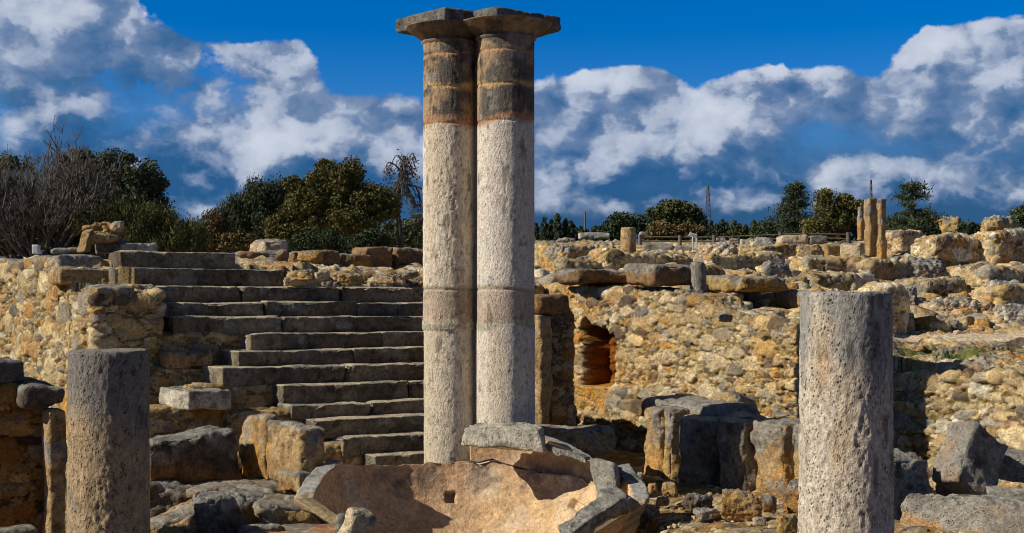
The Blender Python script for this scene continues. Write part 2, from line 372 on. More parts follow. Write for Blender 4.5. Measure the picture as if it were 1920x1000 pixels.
# ------------------------------------------------------------------ terrain
HPX = np.array([-900, 0, 440, 790, 1000, 1250, 1500, 1700, 1920, 2800.])
HD = np.array([13, 14, 16, 18, 20, 23, 26, 30, 36, 45, 60, 80, 140, 900.])
HZ = np.array([
 [1.9, 1.9, 1.9, 1.7, 1.7, 1.5, 1.2, .8, .8, .8], [1.9, 1.9, 1.9, 1.7, 1.7, 1.5, 1.2, .78, .8, .8], [2.0, 2.0, 1.9, 1.7, 1.6, 1.5, 1.25, .80, .80, .8],
 [2.05, 2.05, 2.0, 1.7, 1.6, 1.55, 1.28, 1.0, .98, .9], [2.1, 2.1, 2.05, 1.85, 1.72, 1.65, 1.38, 1.17, 1.17, 1.1],
 [2.1, 2.1, 2.1, 2.08, 1.9, 1.85, 1.65, 1.5, 1.6, 1.5], [2.2, 2.2, 2.15, 2.15, 2.1, 2.05, 1.95, 1.9, 2.0, 2.0],
 [2.25, 2.25, 2.2, 2.2, 2.4, 2.35, 2.3, 2.35, 2.5, 2.5], [2.3, 2.3, 2.3, 2.3, 2.72, 2.72, 2.7, 2.85, 3.0, 3.0],
 [2.5, 2.5, 2.6, 3.0, 3.3, 3.3, 3.25, 3.45, 3.6, 3.6], [3.0, 3.2, 3.2, 3.6, 4.0, 4.1, 4.15, 4.2, 4.3, 4.3],
 [3.8, 4, 4, 4.2, 4.6, 4.6, 4.6, 4.7, 4.8, 4.8], [5, 5, 5, 5, 5.2, 5.2, 5.2, 5.2, 5.2, 5.2], [6, 6, 6, 6, 6, 6, 6, 6, 6, 6.]])
def terr(px, D):
    px = np.clip(np.asarray(px, float), HPX[0], HPX[-1]); D = np.clip(np.asarray(D, float), HD[0], HD[-1])
    i = np.clip(np.searchsorted(HPX, px)-1, 0, len(HPX)-2); j = np.clip(np.searchsorted(HD, D)-1, 0, len(HD)-2)
    a = (px-HPX[i])/(HPX[i+1]-HPX[i]); b = (D-HD[j])/(HD[j+1]-HD[j])
    return (HZ[j, i]*(1-a)+HZ[j, i+1]*a)*(1-b)+(HZ[j+1, i]*(1-a)+HZ[j+1, i+1]*a)*b
def D_of(px, y, lo=15.2, hi_=110):
    Ds = np.geomspace(lo, hi_, 600); ys = HOR-(terr(np.full(600, px), Ds)-EYE)/Ds*F
    k = np.argmax(ys <= y); return float(Ds[k]) if (ys <= y).any() else hi_
U_R, U_R2 = 11.2, 11.8          # planes of the two retaining walls on the right
def courtmask(X, D):
    u = CT*X+ST*D; v = -ST*X+CT*D
    inner = np.where(v < 12.0, u < U_R2+.44, u < U_R+.50)
    st = (v < 17.15) & (u > 5.1); fl = (u > 4.5) & (v < 16.6)
    left = (u <= 4.6) & (v < 30)
    return (inner & (v < 17.0)) | (inner & st & (u < 9.3)) | (inner & fl & (u < 9.3)) | (left)
def build_hill():
    cols = np.concatenate([np.linspace(-900, -100, 40)[:-1], np.arange(-100, 980, 8.), np.arange(980, 1960, 3.4), np.linspace(1960, 2800, 60)])
    rows = np.concatenate([np.geomspace(12.6, 48, 400), np.geomspace(49, 900, 50)])
    G, Dm = np.meshgrid(cols, rows); px = G.ravel(); D = Dm.ravel(); X = qx(px)*D
    z = terr(px, D); P = np.stack([X, D, z], 1)
    near = np.clip((60-D)/15, 0, 1)
    z = z+.10*fbm(P*.55, 3, 5)*near
    m = D < 52
    h = np.zeros(len(P)); c = np.tile(np.array((.34, .25, .14)), (len(P), 1))
    lay = P.copy(); lay[:, 2] *= 1.0
    hh, cc = rubble(lay[m], 404, .42, .14, flat=1.0, mort=np.array((.34, .24, .12)), levels=3)
    grow = .35+.65*sst(fbm(P[m]*.35, 3, 9), -.4, .3)
    h[m] = hh*grow*.3+.10*fbm(P[m]*np.array((3.3, 3.3, 3)), 5, 10, .66)+.10*np.abs(fbm(P[m]*1.4, 4, 11, .6)); c[m] = cc
    # grass and gravel on the ledge behind the right wall
    grav = sst(D, 18.5, 18.7)*sst(D, 19.6, 19.4)*sst(px, 1640, 1690)
    h = h*(1-.97*grav); gc = np.array((.60, .50, .38))*(1+.3*fbm(P*40, 2, 66))[:, None]; c = c*(1-grav)[:, None]+gc*grav[:, None]
    turf = sst(D, 16.0, 16.3)*sst(D, 18.0, 17.6)*sst(px, 1640, 1700)*sst(fbm(P*2.2, 4, 14), -.15, .25)
    c = c*(1-turf*.85)[:, None]+np.array((.045, .075, .018))*(1+.5*fbm(P*30, 2, 8))[:, None]*turf[:, None]*.85
    far = sst(D, 40, 55)[:, None]; c = c*(1-far)+np.array((.10, .10, .045))*far
    z = z+h
    z = np.where(courtmask(X, D), -1.2, z)
    V = np.stack([X, D, z], 1); nr, nc = len(rows), len(cols)
    i = (np.arange(nr-1)[:, None]*nc+np.arange(nc-1)[None, :]).ravel()
    Q = np.stack([i, i+1, i+nc+1, i+nc], 1)
    cm = courtmask(X, D)
    Q = Q[~(cm[Q].all(1))]
    o = bpy.data.objects.new('hillside', newmesh('hillside', V, Q, c, M_FAR)); sc.collection.objects.link(o); o['kind'] = 'structure'
build_hill()
BC = np.array((qx(887)*12.45, 12.45))      # basin centre on plan
def court_z(X, Y):
    z = -.36+.05*fbm(np.stack([X*.9, Y*.9, X*0], 1), 3, 12)
    r = np.hypot(X-BC[0], Y-BC[1]); z = z-.75*sst(r, 1.66, 1.36)
    r2 = np.clip(1-((X+2.6)/1.6)**2-((Y-13.4)/1.6)**2, 0, 1); return z-.12*r2
def build_court():
    xs = np.concatenate([np.geomspace(-400, -7, 24)[:-1] if False else -np.geomspace(400, 7.2, 24), np.arange(-7.0, 8.0, .022), np.geomspace(8.1, 400, 24)])
    ys = np.concatenate([-np.geomspace(300, 1, 14), np.linspace(0, 9.9, 20), np.arange(10.0, 19.5, .025), np.geomspace(19.6, 60, 6)])
    GX, GY = np.meshgrid(xs, ys); X = GX.ravel(); Y = GY.ravel(); P = np.stack([X, Y, X*0], 1)
    z = court_z(X, Y); c = np.tile(np.array((.20, .125, .06)), (len(P), 1)); h = np.zeros(len(P))
    m = (np.abs(X) < 8) & (Y > 9) & (Y < 20)
    b, s2, bid, off = stones(P[m]*np.array((1, 1, 1)), (.11, .11, .11), 51, .45); 
    hh = np.sqrt(np.clip(1-b, 0, 1))*.035*off; k = (bid*997).astype(int) % len(PAL)
    cc = np.where((b < .95)[:, None], PAL[k]*.85, np.array((.22, .135, .06))*(1+.4*fbm(P[m]*3, 4, 4))[:, None])
    b2, _, bid2, off2 = stones(P[m], (.045, .045, .045), 52, .5); hh = np.maximum(hh, np.sqrt(np.clip(1-b2, 0, 1))*.012)
    cc = np.where(((b2 < .8) & (b > .95))[:, None], PAL[(bid2*997).astype(int) % len(PAL)]*.7, cc)
    h[m] = hh+.02*fbm(P[m]*4, 4, 19); c[m] = cc
    mo = sst(fbm(P*.8+3, 3, 91), .15, .5)[:, None]*.6; c = c*(1-mo)+np.array((.10, .095, .03))*mo
    V = np.stack([X, Y, z+h], 1); nr, nc = len(ys), len(xs)
    i = (np.arange(nr-1)[:, None]*nc+np.arange(nc-1)[None, :]).ravel(); Q = np.stack([i, i+1, i+nc+1, i+nc], 1)
    o = bpy.data.objects.new('ground', newmesh('ground', V, Q, c, M_GROUND)); sc.collection.objects.link(o); o['kind'] = 'structure'
build_court()
# ------------------------------------------------------------------ masonry in rubble
def rubblebox(name, u0, u1, v0, v1, z0, zt, s, size=.30, amp=.05, res=.02, pal=PAL, mort=MORT, parent=None, label=None, cat=None, hole=None, warm=0.0, mat=None, flat=1.6, rough_top=.05, r=.05, recol=None):
    flat = flat*1.25
    """rubble mass on the site grid; zt is a height or a function of u,v"""
    ztf = zt if callable(zt) else (lambda u, v: np.full(len(u), float(zt)))
    zm = float(np.max(ztf(np.array([u0, u1, (u0+u1)/2]), np.array([v0, v1, (v0+v1)/2]))))
    C, p, N, Q = rounded((u1-u0, v1-v0, zm-z0), r, res, 420)
    P = p+np.array(((u0+u1)/2, (v0+v1)/2, (z0+zm)/2))
    top = ztf(P[:, 0], P[:, 1])+rough_top*fbm(np.stack([P[:, 0]*2.5, P[:, 1]*2.5, P[:, 0]*0], 1), 3, s)
    t = (P[:, 2]-z0)/(zm-z0); P[:, 2] = z0+t*(top-z0)
    h, col = rubble(P, s, size, amp, pal, mort, warm=warm, flat=flat)
    h = h+.02*fbm(P*1.5, 3, s+4)
    q = P+N*h[:, None]
    if hole is not None: q, col = hole(P, q, col, N)
    if recol is not None: col = recol(P, col, N)
    return add(name, UVZ(q), Q, col, mat or M_RUB, parent, label, cat)
# --- right retaining wall with its niche
vR1 = vat(1075, U_R); vR0 = vat(1545, U_R)
topR_px = np.array([1000, 1075, 1150, 1250, 1320, 1340, 1400, 1450, 1500, 1650]); topR_y = np.array([533, 534, 538, 545, 556, 582, 590, 603, 609, 618])
def ztR(u, v):
    px = np.interp(-v, -vat(topR_px, U_R)[::1], topR_px) if True else 0
    return Zat(np.interp(px, topR_px, topR_y), Du(px, U_R))-.04
nv0, nv1 = vat(1095, U_R), vat(1152, U_R)      # niche, left edge is the larger v
nz1, nz0 = Zat(622, Du(1120, U_R)), Zat(724, Du(1120, U_R))
def niche(P, q, col, N):
    f = N[:, 0] < -.8
    vv = P[:, 1]; zz = P[:, 2]; wob = .08*fbm(P*5, 4, 61)
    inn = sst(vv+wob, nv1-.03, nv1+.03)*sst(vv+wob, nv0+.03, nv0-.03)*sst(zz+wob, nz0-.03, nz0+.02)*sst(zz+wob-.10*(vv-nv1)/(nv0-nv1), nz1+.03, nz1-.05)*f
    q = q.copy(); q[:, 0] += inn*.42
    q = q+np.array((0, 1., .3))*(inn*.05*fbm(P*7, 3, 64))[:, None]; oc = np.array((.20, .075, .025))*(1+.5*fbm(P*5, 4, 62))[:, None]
    k_ = sst(inn, .05, .4)[:, None]; col = col*(1-k_)+oc*k_  # niche back darkened: its shade is put into the burnt orange colour
    # burnt orange patches of soft stone round and under the niche
    dv = (vv-(nv0+nv1)/2)/1.1; dz = (zz-(nz0-.05))/.55
    w = np.exp(-dv*dv-dz*dz)*f*sst(fbm(P*3, 3, 63), -.3, .3)
    col = col*(1-.6*w[:, None])+np.array((.52, .27, .075))*.6*w[:, None]
    return q, col
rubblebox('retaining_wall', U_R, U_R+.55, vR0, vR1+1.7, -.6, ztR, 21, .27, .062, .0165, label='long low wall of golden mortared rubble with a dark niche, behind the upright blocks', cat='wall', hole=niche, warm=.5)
vS1, vS0 = 12.3, vat(2250, U_R2)
def ztR2(u, v):
    return .80+.05*np.sin(v*2.1)+.0*u
rubblebox('retaining_wall', U_R2, U_R2+.5, vS0, vS1, -.6, ztR2, 57, .42, .085, .0175, label='low rubble wall with large pale stones behind the fallen grey blocks at the right edge', cat='wall', warm=.3)
# --- staircase
vk = [None]+[13.5+.27*(k-1) for k in range(1, 14)]
yk = [None, 849.5, 812, 778, 750, 714, 681, 652, 622, 592.5, 566.5, 539, 509, 480]
pl = [None, 702, 641, 589, 547, 529, 417, 445, 469, 325, 286, 290, 243, 222]     # left end of each riser
pe = [None, 702, 614, 550, 523, 509, 352, 403, 448, 298, 281, 262, 217, 195]     # far corner of the end face
pr = {12: 531, 13: 441}
zk = [None]+[Zat(yk[k], Dv(789, vk[k])) for k in range(1, 14)]
STAIR = empty('staircase', (*uv2w(7.5, 13.5), -.36), 'wide flight of worn dark stone steps climbing away behind the twin columns', 'steps')
rng = random.Random(4)
def gbox(name, u0, u1, v0, v1, z0, z1, base='grey', parent=None, res=.02, s=None, skew=0.0, tilt=0.0, **kw):
    s = s or nseed(); lab = {k: kw.pop(k) for k in ('label', 'cat', 'group', 'mat') if k in kw}
    q, Q, col, N = stone_geo((u1-u0, v1-v0, z1-z0), s, res=res, base=base, **kw)
    if tilt: q = rot(q, (0, tilt, 0))
    if skew: q = rot(q, (0, 0, skew))
    q = q+np.array(((u0+u1)/2, (v0+v1)/2, (z0+z1)/2))
    return add(name, UVZ(q), Q, col, lab.get('mat', M_STONE), parent, lab.get('label'), lab.get('cat'), lab.get('group'))
for k in range(1, 14):
    u0 = uat(pl[k], vk[k]); u1 = uat(pr[k], vk[k]) if k in pr else 8.68
    zb = zk[k-1]-.03 if k > 1 else -.4
    if k in (6, 7, 8, 9, 10): zb = zk[k-1]-.02
    cuts = [u0]; 
    while u1-cuts[-1] > 2.1: cuts.append(cuts[-1]+rng.uniform(.8, 1.75))
    cuts.append(u1); dep = .27+.16+(.30 if k in (6, 7) else 0)
    for a, b in zip(cuts[:-1], cuts[1:]):
        dz = rng.uniform(-.006, .006)
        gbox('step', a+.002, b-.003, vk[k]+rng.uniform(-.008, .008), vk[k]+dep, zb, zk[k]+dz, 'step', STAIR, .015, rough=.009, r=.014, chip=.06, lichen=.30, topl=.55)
# rubble core under the broken left ends and behind the flight
DPAL = PAL*np.array((.62, .56, .5)); DM = np.array((.12, .09, .05))
PALF = PAL*np.array((.95, .88, .8))
def infill(px0, px1, v, dep, y0, y1, s, size=.2, pal=PALF):
    D = Dv((px0+px1)/2, v)
    rubblebox('rubble_core', uat(px0, v), uat(px1, v), v, v+dep, Zat(y1, D), Zat(y0, D), s, size, .035, .018, pal=pal, mort=np.array((.26, .19, .09)), parent=STAIR, rough_top=.02, flat=1.9)
infill(300, 560, vk[9]+.02, .3, 624, 692, 71, .26)
infill(288, 420, vk[8]+.10, .4, 690, 735, 73, .2)
infill(356, 560, vk[6]+.04, .3, 722, 772, 74, .2)
infill(270, 440, vk[6]-.05, .5, 766, 850, 75, .34)
infill(440, 640, vk[4]+.05, .3, 772, 870, 76, .26)
infill(600, 720, vk[2]+.05, .3, 838, 905, 77, .22)
def gface(name, px0, px1, y0, y1, v, dep, base, label=None, cat=None, parent=None, **kw):
    D = Dv((px0+px1)/2, v)
    return gbox(name, uat(px0, v), uat(px1, v), v, v+dep, Zat(y1, D), Zat(y0, D), base, parent, label=label, cat=cat, **kw)
gface('stone_block', 308, 398, 660, 691, vk[8]+.05, .5, 'tan', 'brown squared block bedded in rubble left of the long steps, above the cream jutting block', 'stone block', lichen=.2, chip=.03)
gface('stone_block', 352, 436, 731, 768, vk[5]-.15, 1.0, 'pale', 'pale cream block with a bright sunlit end jutting out beside the left column stump', 'stone block', lichen=.15, chip=.03)
# --- left flank wall
vL = vk[9]+.0; uL = 4.37; 
FL = uat(175, vL)
def ztL(u, v):
    return np.where(v > 17.0, 2.07, np.where(v > 16.45, 1.93, 1.66))
PALL = PAL*np.array((1.0, .98, .92))
rubblebox('flank_wall', FL, uat(300, vL), vL, 23.5, -.5, ztL, 83, .36, .08, .018, pal=PALL, label='tall golden rubble wall with a sunlit side, flanking the left of the steps', cat='wall', rough_top=.02)
gface('coping_block', 176, 252, 536, 566, vL-.02, .75, 'tan', 'grey corner block capping the front end of the golden left wall', 'stone block', lichen=.45, chip=.05)
gface('coping_block', 113, 205, 506, 534, 16.45, .55, 'tan', 'dark block stepped back on the left wall, under the small orange rock', 'stone block', lichen=.4, chip=.05)
gface('coping_block', 106, 190, 477, 504, 17.0, .6, 'grey', 'long grey block lying on the left wall below the leaning orange slab', 'stone block', lichen=.45)
gface('stone_block', 224, 298, 454, 477, 17.6, .75, 'pale', 'pale squared block resting on the topmost step before the bushes', 'stone block', lichen=.35, chip=.03)
# far coping stones of the left wall
for i, (a, b, t, lb) in enumerate([(58, 92, .09, 'tan coping stone on the left wall, next to the long grey block'), (18, 56, .08, 'greyish coping stone in the middle of the row along the left wall'), (-30, 16, .10, 'coping stone cut by the left edge of the picture')]):
    va, vb = vat(a, uL), vat(b, uL)
    gbox('coping_stone', uL-.02, uL+.45, vb, va, 2.04, 2.10+t*.6, ('tan', 'grey', 'tan')[i], label=lb, cat='stone block', lichen=.4)
# --- jamb wall closing the right of the flight
vJ = 13.38
rubblebox('jamb_wall', uat(1034, vJ), uat(1075, vJ), vJ, vJ+3.2, -.5, Zat(583, 16.0), 91, .2, .045, .018, pal=DPAL*1.25, mort=np.array((.2, .14, .07)), label='dark narrow rubble pier standing right of the twin columns', cat='wall')
gface('lintel_block', 1012, 1072, 555, 590, vJ-.03, .8, 'brown', 'dark rounded block lying on top of the narrow rubble pier', 'stone block', lichen=.1, r=.05)
gface('door_jamb', 1011, 1036, 591, 800, vJ-.05, .25, 'tan', 'tall upright jamb slab with a bright left edge beside the twin columns', 'stone slab', lichen=.05, chip=.05)
gface('stone_slab', 1000, 1090, 768, 806, 13.6, .55, 'grey', 'flat grey slab lying behind the larger slab right of the twin columns', 'stone slab', skew=-14, tilt=-7, lichen=.5)
gface('stone_slab', 1030, 1168, 806, 856, 12.2, .9, 'tan', 'thick brown slab with a flat sunlit top beside the basin rim', 'stone slab', skew=-22, tilt=-2, lichen=.35, r=.06, rough=.03)
# --- low walls above the flight
vT = 18.2
def bl(px0, px1, y0, y1, v, base, label, dep=.5, **kw): gface('stone_block', px0, px1, y0, y1, v, dep, base, label, 'stone block', rough=.03, r=.05, chip=.08, **kw)
bl(443, 545, 472, 508, 18.3, 'brown', 'dark brown low block directly right of the top step', .45, lichen=.0)
bl(546, 640, 470, 507, 18.6, 'brown', 'red brown eroded block below the big juniper', .5, lichen=.0, orange=.4)
bl(640, 700, 476, 508, 18.8, 'brown', 'small sunlit topped block between the eroded block and the dark wall', .5, lichen=.1, orange=.5)
bl(686, 740, 461, 506, 19.0, 'brown', 'dark wall block left of the dead tree trunk', .6, lichen=.1)
bl(741, 800, 463, 506, 19.1, 'brown', 'dark wall block meeting the left of the twin columns', .6, lichen=.1)
gface('stone_block', 490, 545, 445, 472, 18.9, .5, 'cream', 'pale broken block perched on the low wall in front of the conifers', 'stone block', rough=.04, r=.06, lichen=.35)
rubblebox('rubble_bank', uat(535, 17.2), uat(1000, 17.2), 16.9, 18.6, 1.0, lambda u, v: Zat(539, 18.6)+.04+(v-16.75)*.11, 96, .34, .09, .022, label='bank of pale tumbled rubble above the longest steps', cat='rubble bank', rough_top=.05)
# ------------------------------------------------------------------ column stumps
def drum(name, cx, cy, r0, r1, z0, z1, s, label, cat, colf, res=.0105, group=None, rough=.011, mat=None, parent=None, profile=None, pk=1.0, fq=38):
    n = int(2*PI*max(r0, r1)/res); m = max(4, int((z1-z0)/res)); rc = max(3, int(r1/(res*2)))
    th = np.arange(n)/n*2*PI
    rows = [(z0+(z1-z0)*i/m, 1.0, 0) for i in range(m+1)]
    V = []; R = []; CAP = []
    for z, f, c in rows:
        t = (z-z0)/(z1-z0); r = r0+(r1-r0)*t
        if profile: r = profile(z, r)
        r -= .014*max(0, 1-(z1-z)/.02)**2 if not profile else 0
        V.append(np.stack([np.cos(th)*r, np.sin(th)*r, np.full(n, z)], 1)); CAP.append(np.zeros(n))
    rt = np.hypot(V[-1][0, 0], V[-1][0, 1])
    for i in range(1, rc+1):
        r = rt*(1-i/rc)+.004; V.append(np.stack([np.cos(th)*r, np.sin(th)*r, np.full(n, z1+.002)], 1)); CAP.append(np.ones(n))
    V = np.concatenate(V); cap = np.concatenate(CAP)
    N = np.stack([np.cos(np.tile(th, m+1+rc)), np.sin(np.tile(th, m+1+rc)), V[:, 2]*0], 1); N = np.where(cap[:, None] > 0, np.array((0, 0, 1.)), N)
    P = V+s*2.3; st = P*np.array((1, 1, .33))
    pits = np.clip(fbm(P*np.array((1, 1, .6))*42, 3, s+5)-.28, 0, 1); pits2 = np.clip(fbm(st*13, 3, s+6)-.48, 0, 1)
    str_ = sst(fbm(P*1.7, 3, s+8), -.5, .5)
    d = rough*.9*fbm(st*fq, 4, s, .62)*(.5+.9*str_)-rough*1.6*pits*(.4+str_)-rough*pk*pits2+rough*.3*fbm(P*1.6, 3, s+2)
    edge = np.clip(1-(z1-V[:, 2])/.06, 0, 1); d -= (0 if profile else 1)*.07*edge*np.clip(fbm(P*5.2, 4, s+9)-.12, 0, 1)
    cap_h = .01*fbm(P*6, 3, s+12)
    q = V+N*np.where(cap > 0, cap_h, d)[:, None]
    if not profile: q[:, 2] -= .0
    col = colf(V, P, cap, q)
    col = col*(1-.55*np.clip((pits*1.6+pits2*3), 0, 1))[:, None]*(1+.16*fbm(st*40, 2, s+14))[:, None]
    i = (np.arange(m+rc)[:, None]*n+np.arange(n)[None, :]).ravel(); j = (np.arange(m+rc)[:, None]*n+((np.arange(n)+1) % n)[None, :]).ravel()
    Q = np.stack([i, j, j+n, i+n], 1)
    q = q+np.array((cx, cy, 0))
    return add(name, q, Q, col, mat or M_DRUM, parent, label, cat, group)
C3 = lambda t: np.array(COLS[t][0])
def mixc(c, d, m): return c*(1-m[:, None])+np.array(d)*m[:, None]
def col_left(V, P, cap, q):
    c = np.tile(np.array((.47, .36, .24)), (len(V), 1)); t = (V[:, 2]-.0)/1.25
    dk = sst(t+.45*fbm(P*1.9, 4, 31)+.15*fbm(P*np.array((9, 9, 1.6)), 3, 32), .22, .80)
    c = mixc(c, (.245, .23, .205), dk)
    c = mixc(c, (.30, .28, .24), sst(fbm(P*7, 3, 33), .2, .6)*.6)
    pale = sst(fbm(P*3.1+2, 3, 37), .30, .5)*sst(t, .5, .15)*sst(V[:, 0], .1, -.1); c = mixc(c, (.62, .54, .42), pale*.9)
    return mixc(c, (.34, .31, .26), cap*.8)
def col_right(V, P, cap, q):
    c = np.tile(np.array((.70, .62, .51)), (len(V), 1)); t = (V[:, 2]+.3)/2.0
    c = mixc(c, (.56, .42, .28), sst(fbm(P*np.array((4, 4, 1.0)), 3, 41), .0, .5)*.8)
    g = sst(t+.28*fbm(P*1.7+5, 4, 42)+.22*fbm(P*np.array((11, 11, 1.2)), 3, 43), .62, .98); c = mixc(c, (.38, .365, .335), g)
    return mixc(c, (.34, .32, .28), cap*.8)
drum('column_stump', qx(204)*10.0, 10.0, .285, .274, -.6, Zat(659, 9.75), 3, 'blackened brown column stump left of the steps, with a pale flaked patch', 'column', col_left, rough=.008, fq=44)
drum('column_stump', qx(1586)*8.65, 8.65, .292, .272, -.7, Zat(548, 8.5), 5, 'tall pitted pale grey column stump in the right foreground', 'column', col_right, rough=.0065, fq=46)
# ------------------------------------------------------------------ heart shaped double column
TW = empty('double_column', (-.345, 14.4, -.36), 'tall pale double column with dark stained top and joined slab capital in the centre', 'column')
JZ = [Zat(y, 14.05) for y in (97, 160, 229, 543, 607)]
def col_twin(side):
    def f(V, P, cap, q):
        z = V[:, 2]; w = .05*fbm(P*np.array((5, 5, 2)), 4, 51+side, .6); zz = z+w
        x = V[:, 0]
        c = np.tile(np.array((.76, .68, .56) if side == 0 else (.72, .635, .505)), (len(V), 1))
        c = mixc(c, (.66, .52, .33), sst(fbm(P*np.array((3.4, 3.4, .45)), 3, 52), .02, .55)*.7)
        if side == 0: c = mixc(c, (.68, .56, .42), sst(x+.10*fbm(P*1.6, 3, 58), .02, .16)*.8)
        top = sst(zz, JZ[2]-.01, JZ[2]+.02)
        tc_ = np.tile(np.array((.42, .29, .165)), (len(V), 1))
        tc_ = mixc(tc_, (.13, .115, .095), sst(fbm(P*2.6+3, 4, 53)+.6*fbm(P*11, 4, 54)+(.10 if side else -.06), -.22, .35)*.95)
        tc_ = mixc(tc_, (.36, .33, .28), sst(fbm(P*5, 3, 59), .35, .6)*.5)
        c = mixc(c, 0, top)+tc_*top[:, None]
        band = sst(zz, JZ[4]-.01, JZ[4]+.01)*sst(zz, JZ[3]+.01, JZ[3]-.01)
        c = mixc(c, (.47, .345, .235), band*(.8+.2*fbm(P*6, 2, 55)))
        lo = sst(z, JZ[4], JZ[4]-.25); c = mixc(c, (.70, .58, .43), lo*.5)
        if side == 0: c = mixc(c, (.60, .50, .33), lo*sst(x, -.08, -.2)*.8)
        for jz, jc, wd in ((JZ[0], (.50, .30, .16), .022), (JZ[1], (.58, .38, .17), .030), (JZ[2]+.02, (.50, .26, .14), .05), (JZ[3], (.40, .33, .2), .016), (JZ[4]-.03, (.44, .40, .27), .035)):
            c = mixc(c, jc, np.clip(1.3-np.abs(z+w*1.1-jz)/wd*(1.0+.5*fbm(P*4, 2, 57)), 0, 1)*.9)
        c = mixc(c, (.12, .105, .085), sst(z, JZ[0]+.1, JZ[0]+.16)*.75*sst(fbm(P*3, 3, 77), -.5, .1))
        c = mixc(c, (.62, .63, .60), np.exp(-((z-JZ[3]-.10)/.10)**2)*sst(fbm(P*3+8, 3, 71), -.1, .4)*.6)
        return c
    return f
zt_ = Zat(64, 14.1); zab = Zat(44, 14.1)
def prof(side):
    def f(z, r):
        if z > zt_: r += .035+.15*min(1, (z-zt_)/(zab-zt_))**.8
        elif z > zt_-.02: r += .028
        elif z > zt_-.035: r += .006
        elif z > zt_-.055: r += .02
        for jz in JZ[:4]:
            r -= .010*math.exp(-((z-jz)/.010)**2)
        if side == 0:
            r += .012*math.exp(-((z-JZ[4]+.02)/.05)**2)
            if z < JZ[4]-.07: r -= .008
        else:
            if z < JZ[4]: r += .004
        return r
    return f
drum('column_shaft', -.629, 14.36, .268, .268, -.36, zab, 8, None, None, col_twin(0), mat=M_SHAFT, parent=TW, profile=prof(0), rough=.005, pk=.5)
drum('column_shaft', -.061, 14.14, .288, .282, -.36, zab, 9, None, None, col_twin(1), mat=M_SHAFT, parent=TW, profile=prof(1), rough=.004, pk=.3)
def prism(name, poly, z0, z1, s, base, parent=None, res=.022, rough=.012, zf=None, colf=None, mat=None, **kw):
    """upright slab with any plan outline: outline resampled, rings stacked, top and bottom closed by shrinking rings"""
    poly = np.array(poly, float); seg = []
    for a, b in zip(poly, np.roll(poly, -1, 0)):
        k = max(1, int(np.linalg.norm(b-a)/res)); seg.append(a+(b-a)*np.arange(k)[:, None]/k)
    ring = np.concatenate(seg); n = len(ring); cen = poly.mean(0)
    m = max(3, int((z1-z0)/res)); rings = []; nz = []
    K = max(6, int(np.abs(ring-cen).max()/(res*1.6)))
    for i in range(K): f = (i+.05)/K; rings.append((f, z0)); nz.append(-1)
    for i in range(m+1):
        e = min(i, m-i)/m*(z1-z0); rr = .012*max(0, 1-e/.02); rings.append((1-rr/np.abs(ring-cen).max(), z0+(z1-z0)*i/m)); nz.append(0)
    for i in range(K-1, -1, -1): f = (i+.05)/K; rings.append((f, z1)); nz.append(1)
    V = np.concatenate([np.c_[cen+(ring-cen)*f, np.full(n, z)] for f, z in rings]); NZ = np.repeat(nz, n)
    R = np.tile(ring-cen, (len(rings), 1)); R /= np.linalg.norm(R, axis=1)[:, None]
    N = np.c_[R*(NZ == 0)[:, None], NZ.astype(float)]
    if zf: V[:, 2] = zf(V, (V[:, 2]-z0)/(z1-z0))
    P = V+s; d = rough*fbm(P*5, 4, s)+rough*.5*fbm(P*20, 3, s+1)-rough*1.2*np.clip(fbm(P*28, 2, s+2)-.3, 0, 1)
    ed = (NZ == 0)*np.clip(1-np.minimum(V[:, 2]-z0, z1-V[:, 2])/.04, 0, 1); d -= .05*ed*np.clip(fbm(P*6, 3, s+3)-.1, 0, 1)
    q = V+N*d[:, None]; col = stonecol(P, N, s, base, kw.get('lichen', .3), kw.get('topl', .4), None, 0)
    if colf: col = colf(V, col, P)
    i = (np.arange(len(rings)-1)[:, None]*n+np.arange(n)[None, :]).ravel(); j = (np.arange(len(rings)-1)[:, None]*n+((np.arange(n)+1) % n)[None, :]).ravel()
    return add(name, q, np.stack([i, j, j+n, i+n], 1), col, mat or M_STONE, parent, kw.get('label'), kw.get('cat'))
def piercol(V, col, P):
    f = col_twin(1)(V, P, V[:, 0]*0, V); return f*.92
prism('pier', [(.218, 13.985), (-.14, 14.98), (-.70, 14.84), (-.45, 14.34), (-.28, 14.22), (-.05, 14.0), (.085, 13.91)], -.36, zab, 15, 'cream', TW, colf=piercol, mat=M_SHAFT, rough=.006)  # unseen back corners extended to widen the shadow the column casts
def abz(V, t):
    X, Y = V[:, 0], V[:, 1]
    topz = 4.49+.0*X; u = CT*X+ST*Y
    return (zab-.005)*(1-t)+topz*t
prism('abacus', [(-1.195, 14.60), (-.662, 13.97), (-.385, 14.14), (-.40, 14.9), (-.55, 15.1)], zab-.005, Zat(14, 14.0), 17, 'grey', TW, rough=.012, lichen=.8, topl=.2, colf=lambda V, c, P: c*.62)
prism('abacus', [(-.383, 14.14), (-.145, 13.97), (.50, 14.52), (.10, 15.15), (-.40, 15.05)], zab-.002, Zat(13, 14.0), 18, 'grey', TW, rough=.012, lichen=.8, topl=.2, colf=lambda V, c, P: c*.55)
